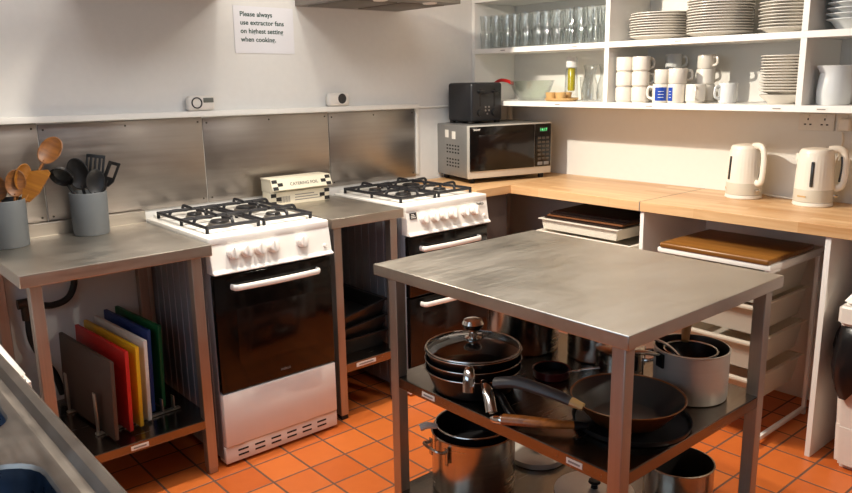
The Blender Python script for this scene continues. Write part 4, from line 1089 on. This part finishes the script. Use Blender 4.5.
pot('stock_pot', 'big steel stock pot at the back left of the middle shelf', 'stock pot', -1.455, -1.415, ZM, .125, .24, 'pot', (math.radians(140),))
pot('saucepan', 'dark steel saucepan at the back right of the middle shelf', 'saucepan', -1.345, -1.655, ZM, .10, .17, 'pot', (), inside='nonstick')
sm = pot('saucepan', 'smaller steel saucepan with lid between wok and dark saucepan', 'saucepan', -1.47, -1.83, ZM, .072, .10, 'pot', (math.radians(-60),))
sl_ = thing('pan_lid', 'steel lid on the smaller saucepan behind the wok', 'lid', (-1.47, -1.83, ZM+.1015))
obj('lid_plate', L([(.074, 0), (.075, .004), (.06, .011), (.02, .015), (0, .015)], 40), 'pot', sl_)
obj('knob', L([(.006, .015), (.006, .022), (.014, .028), (.013, .034), (0, .036)], 20), 'nonstick', sl_)
rp = pan('milk_pan', 'little red pan with thin steel handle behind the wok', 'pan', (-1.605, -1.672, ZM), .058, .048, .026, 'nonstick', 'red')
pan_handle(rp, [(-1.60, -1.735, ZM+.030), (-1.582, -1.785, ZM+.05), (-1.562, -1.825, ZM+.062)], .006, 'pot', flat=.6)

# bottom shelf
pot('stock_pot', 'tall steel stock pot with pan inside on the lowest shelf', 'stock pot', -1.745, -1.462, ZB, .138, .196, 'pot', (math.radians(172),), inside='nonstick')
ip = pan('saucepan', 'dark pan nested inside the tall stock pot', 'saucepan', (-1.738, -1.455, ZB+.125), .125, .105, .088, 'nonstick', 'nonstick')
obj('steel_rim', T([(.1265*math.cos(2*PI*i/64), .1265*math.sin(2*PI*i/64), .089) for i in range(64)], .003, 6, closed=True), 'pot', ip)
pan_handle(ip, [(-1.852, -1.40, ZB+.215), (-1.878, -1.385, ZB+.222), (-1.90, -1.372, ZB+.215)], .013, 'socket', flat=.8)
pot('saucepan', 'open steel pot on the lowest shelf at the near right', 'saucepan', -1.352, -1.985, ZB, .106, .142, 'pot', (), inside='nonstick_grey')
dl = thing('pot_lid', 'flat grey pot lid lying on the lowest shelf beside the open pot', 'lid', (-1.50, -1.775, ZB))
obj('lid_plate', L([(0, 0), (.125, 0), (.13, .003), (.129, .007), (.11, .012), (.04, .016), (0, .016)], 56), 'alu', dl)
obj('knob', L([(.012, .016), (.01, .028), (.02, .036), (.018, .044), (0, .046)], 24), 'nonstick', dl)
d2 = thing('pot_lid', 'pale steel pot lid lying behind the tall stock pot', 'lid', (-1.455, -1.49, ZB))
obj('lid_plate', L([(0, 0), (.10, 0), (.104, .003), (.103, .02), (.09, .027), (.03, .032), (0, .032)], 56), 'alu', d2)
obj('knob', L([(.012, .032), (.01, .042), (.02, .05), (.018, .058), (0, .06)], 24), 'nonstick', d2)

# ------------------------------------------------------------------ camera
R_ = Vector((0.75686514, -0.65334224, -0.01729399)); U_ = Vector((0.15519575, 0.1539569, 0.97581328)); F_ = Vector((0.6348775, 0.741243, -0.21792055))
cd = bpy.data.cameras.new('camera'); cam = bpy.data.objects.new('camera', cd); COL.objects.link(cam)
mw_ = Matrix((R_, U_, -F_)).transposed().to_4x4(); mw_.translation = Vector((-3.36429908, -3.12746160, 1.44887129)); cam.matrix_world = mw_
cd.sensor_width = 36; cd.lens = 756.394/852*36; cd.clip_start = .02
SC.camera = cam

# ------------------------------------------------------------------ light
def spot(name, loc, target, watts, color, angle=150, blend=.6, radius=.03):
    ld_ = bpy.data.lights.new(name, 'SPOT'); ld_.energy = watts; ld_.color = color; ld_.spot_size = math.radians(angle); ld_.spot_blend = blend; ld_.shadow_soft_size = radius
    o = bpy.data.objects.new(name, ld_); COL.objects.link(o); o.location = loc
    o.rotation_euler = (Vector(target)-Vector(loc)).to_track_quat('-Z', 'Y').to_euler(); return o
WARM = (1., .91, .77)
COOL = (.90, .95, 1.)
spot('ceiling_spot_a', (-1.525, -.68, 2.02), (-.15, -1.25, 1.0), 132, WARM, 120, .9, .022)
spot('ceiling_spot_b', (-1.795, -.70, 2.08), (-1.75, -1.35, .5), 95, WARM, 130, .9, .022)
spot('ceiling_spot_c', (-2.31, -.72, 2.08), (-2.5, -.68, .9), 62, WARM, 112, .9, .022)
spot('ceiling_spot_d', (-.70, -3.75, 2.22), (-1.25, -2.1, .4), 95, WARM, 75, .9, .03)
def spill(name, loc, watts, color):
    ld_ = bpy.data.lights.new(name, 'POINT'); ld_.energy = watts; ld_.color = color; ld_.shadow_soft_size = .022
    o = bpy.data.objects.new(name, ld_); COL.objects.link(o); o.location = loc
spill('spot_spill_a', (-1.525, -.66, 2.03), 4, (1., .95, .82)); spill('spot_spill_b', (-1.795, -.68, 2.09), 4, (1., .95, .82)); spill('spot_spill_c', (-2.31, -.70, 2.09), 1.8, (1., .95, .82))  # added point lights, stand in for spill from the spots
def area(name, loc, target, sx, sy, watts, color):
    ld_ = bpy.data.lights.new(name, 'AREA'); ld_.shape = 'RECTANGLE'; ld_.size = sx; ld_.size_y = sy; ld_.energy = watts; ld_.color = color
    o = bpy.data.objects.new(name, ld_); COL.objects.link(o); o.location = loc
    o.rotation_euler = (Vector(target)-Vector(loc)).to_track_quat('-Z', 'Y').to_euler(); return o
area('window_daylight', (XL-.14, (WY0+WY1)/2, (WZ0+WZ1)/2), (0, (WY0+WY1)/2, .9), 1.5, .9, 10, (.60, .78, 1.))
area('ceiling_fill', (-1.9, -1.45, 2.43), (-1.9, -1.45, 0), 1.6, 1.0, 24, COOL)  # soft overhead fill added for ambient light, not a real fitting
wd = bpy.data.worlds.new('sky'); SC.world = wd; wd.use_nodes = True
bg = wd.node_tree.nodes['Background']; bg.inputs[0].default_value = (.55, .72, 1., 1); bg.inputs[1].default_value = 1.0

vs = SC.view_settings; vs.view_transform = 'Standard'; vs.look = 'None'; vs.gamma = 1; vs.use_curve_mapping = False; vs.exposure = -.1
cy = SC.cycles; cy.max_bounces = 10; cy.transparent_max_bounces = 24; cy.sample_clamp_indirect = 6
cy.use_denoising = True
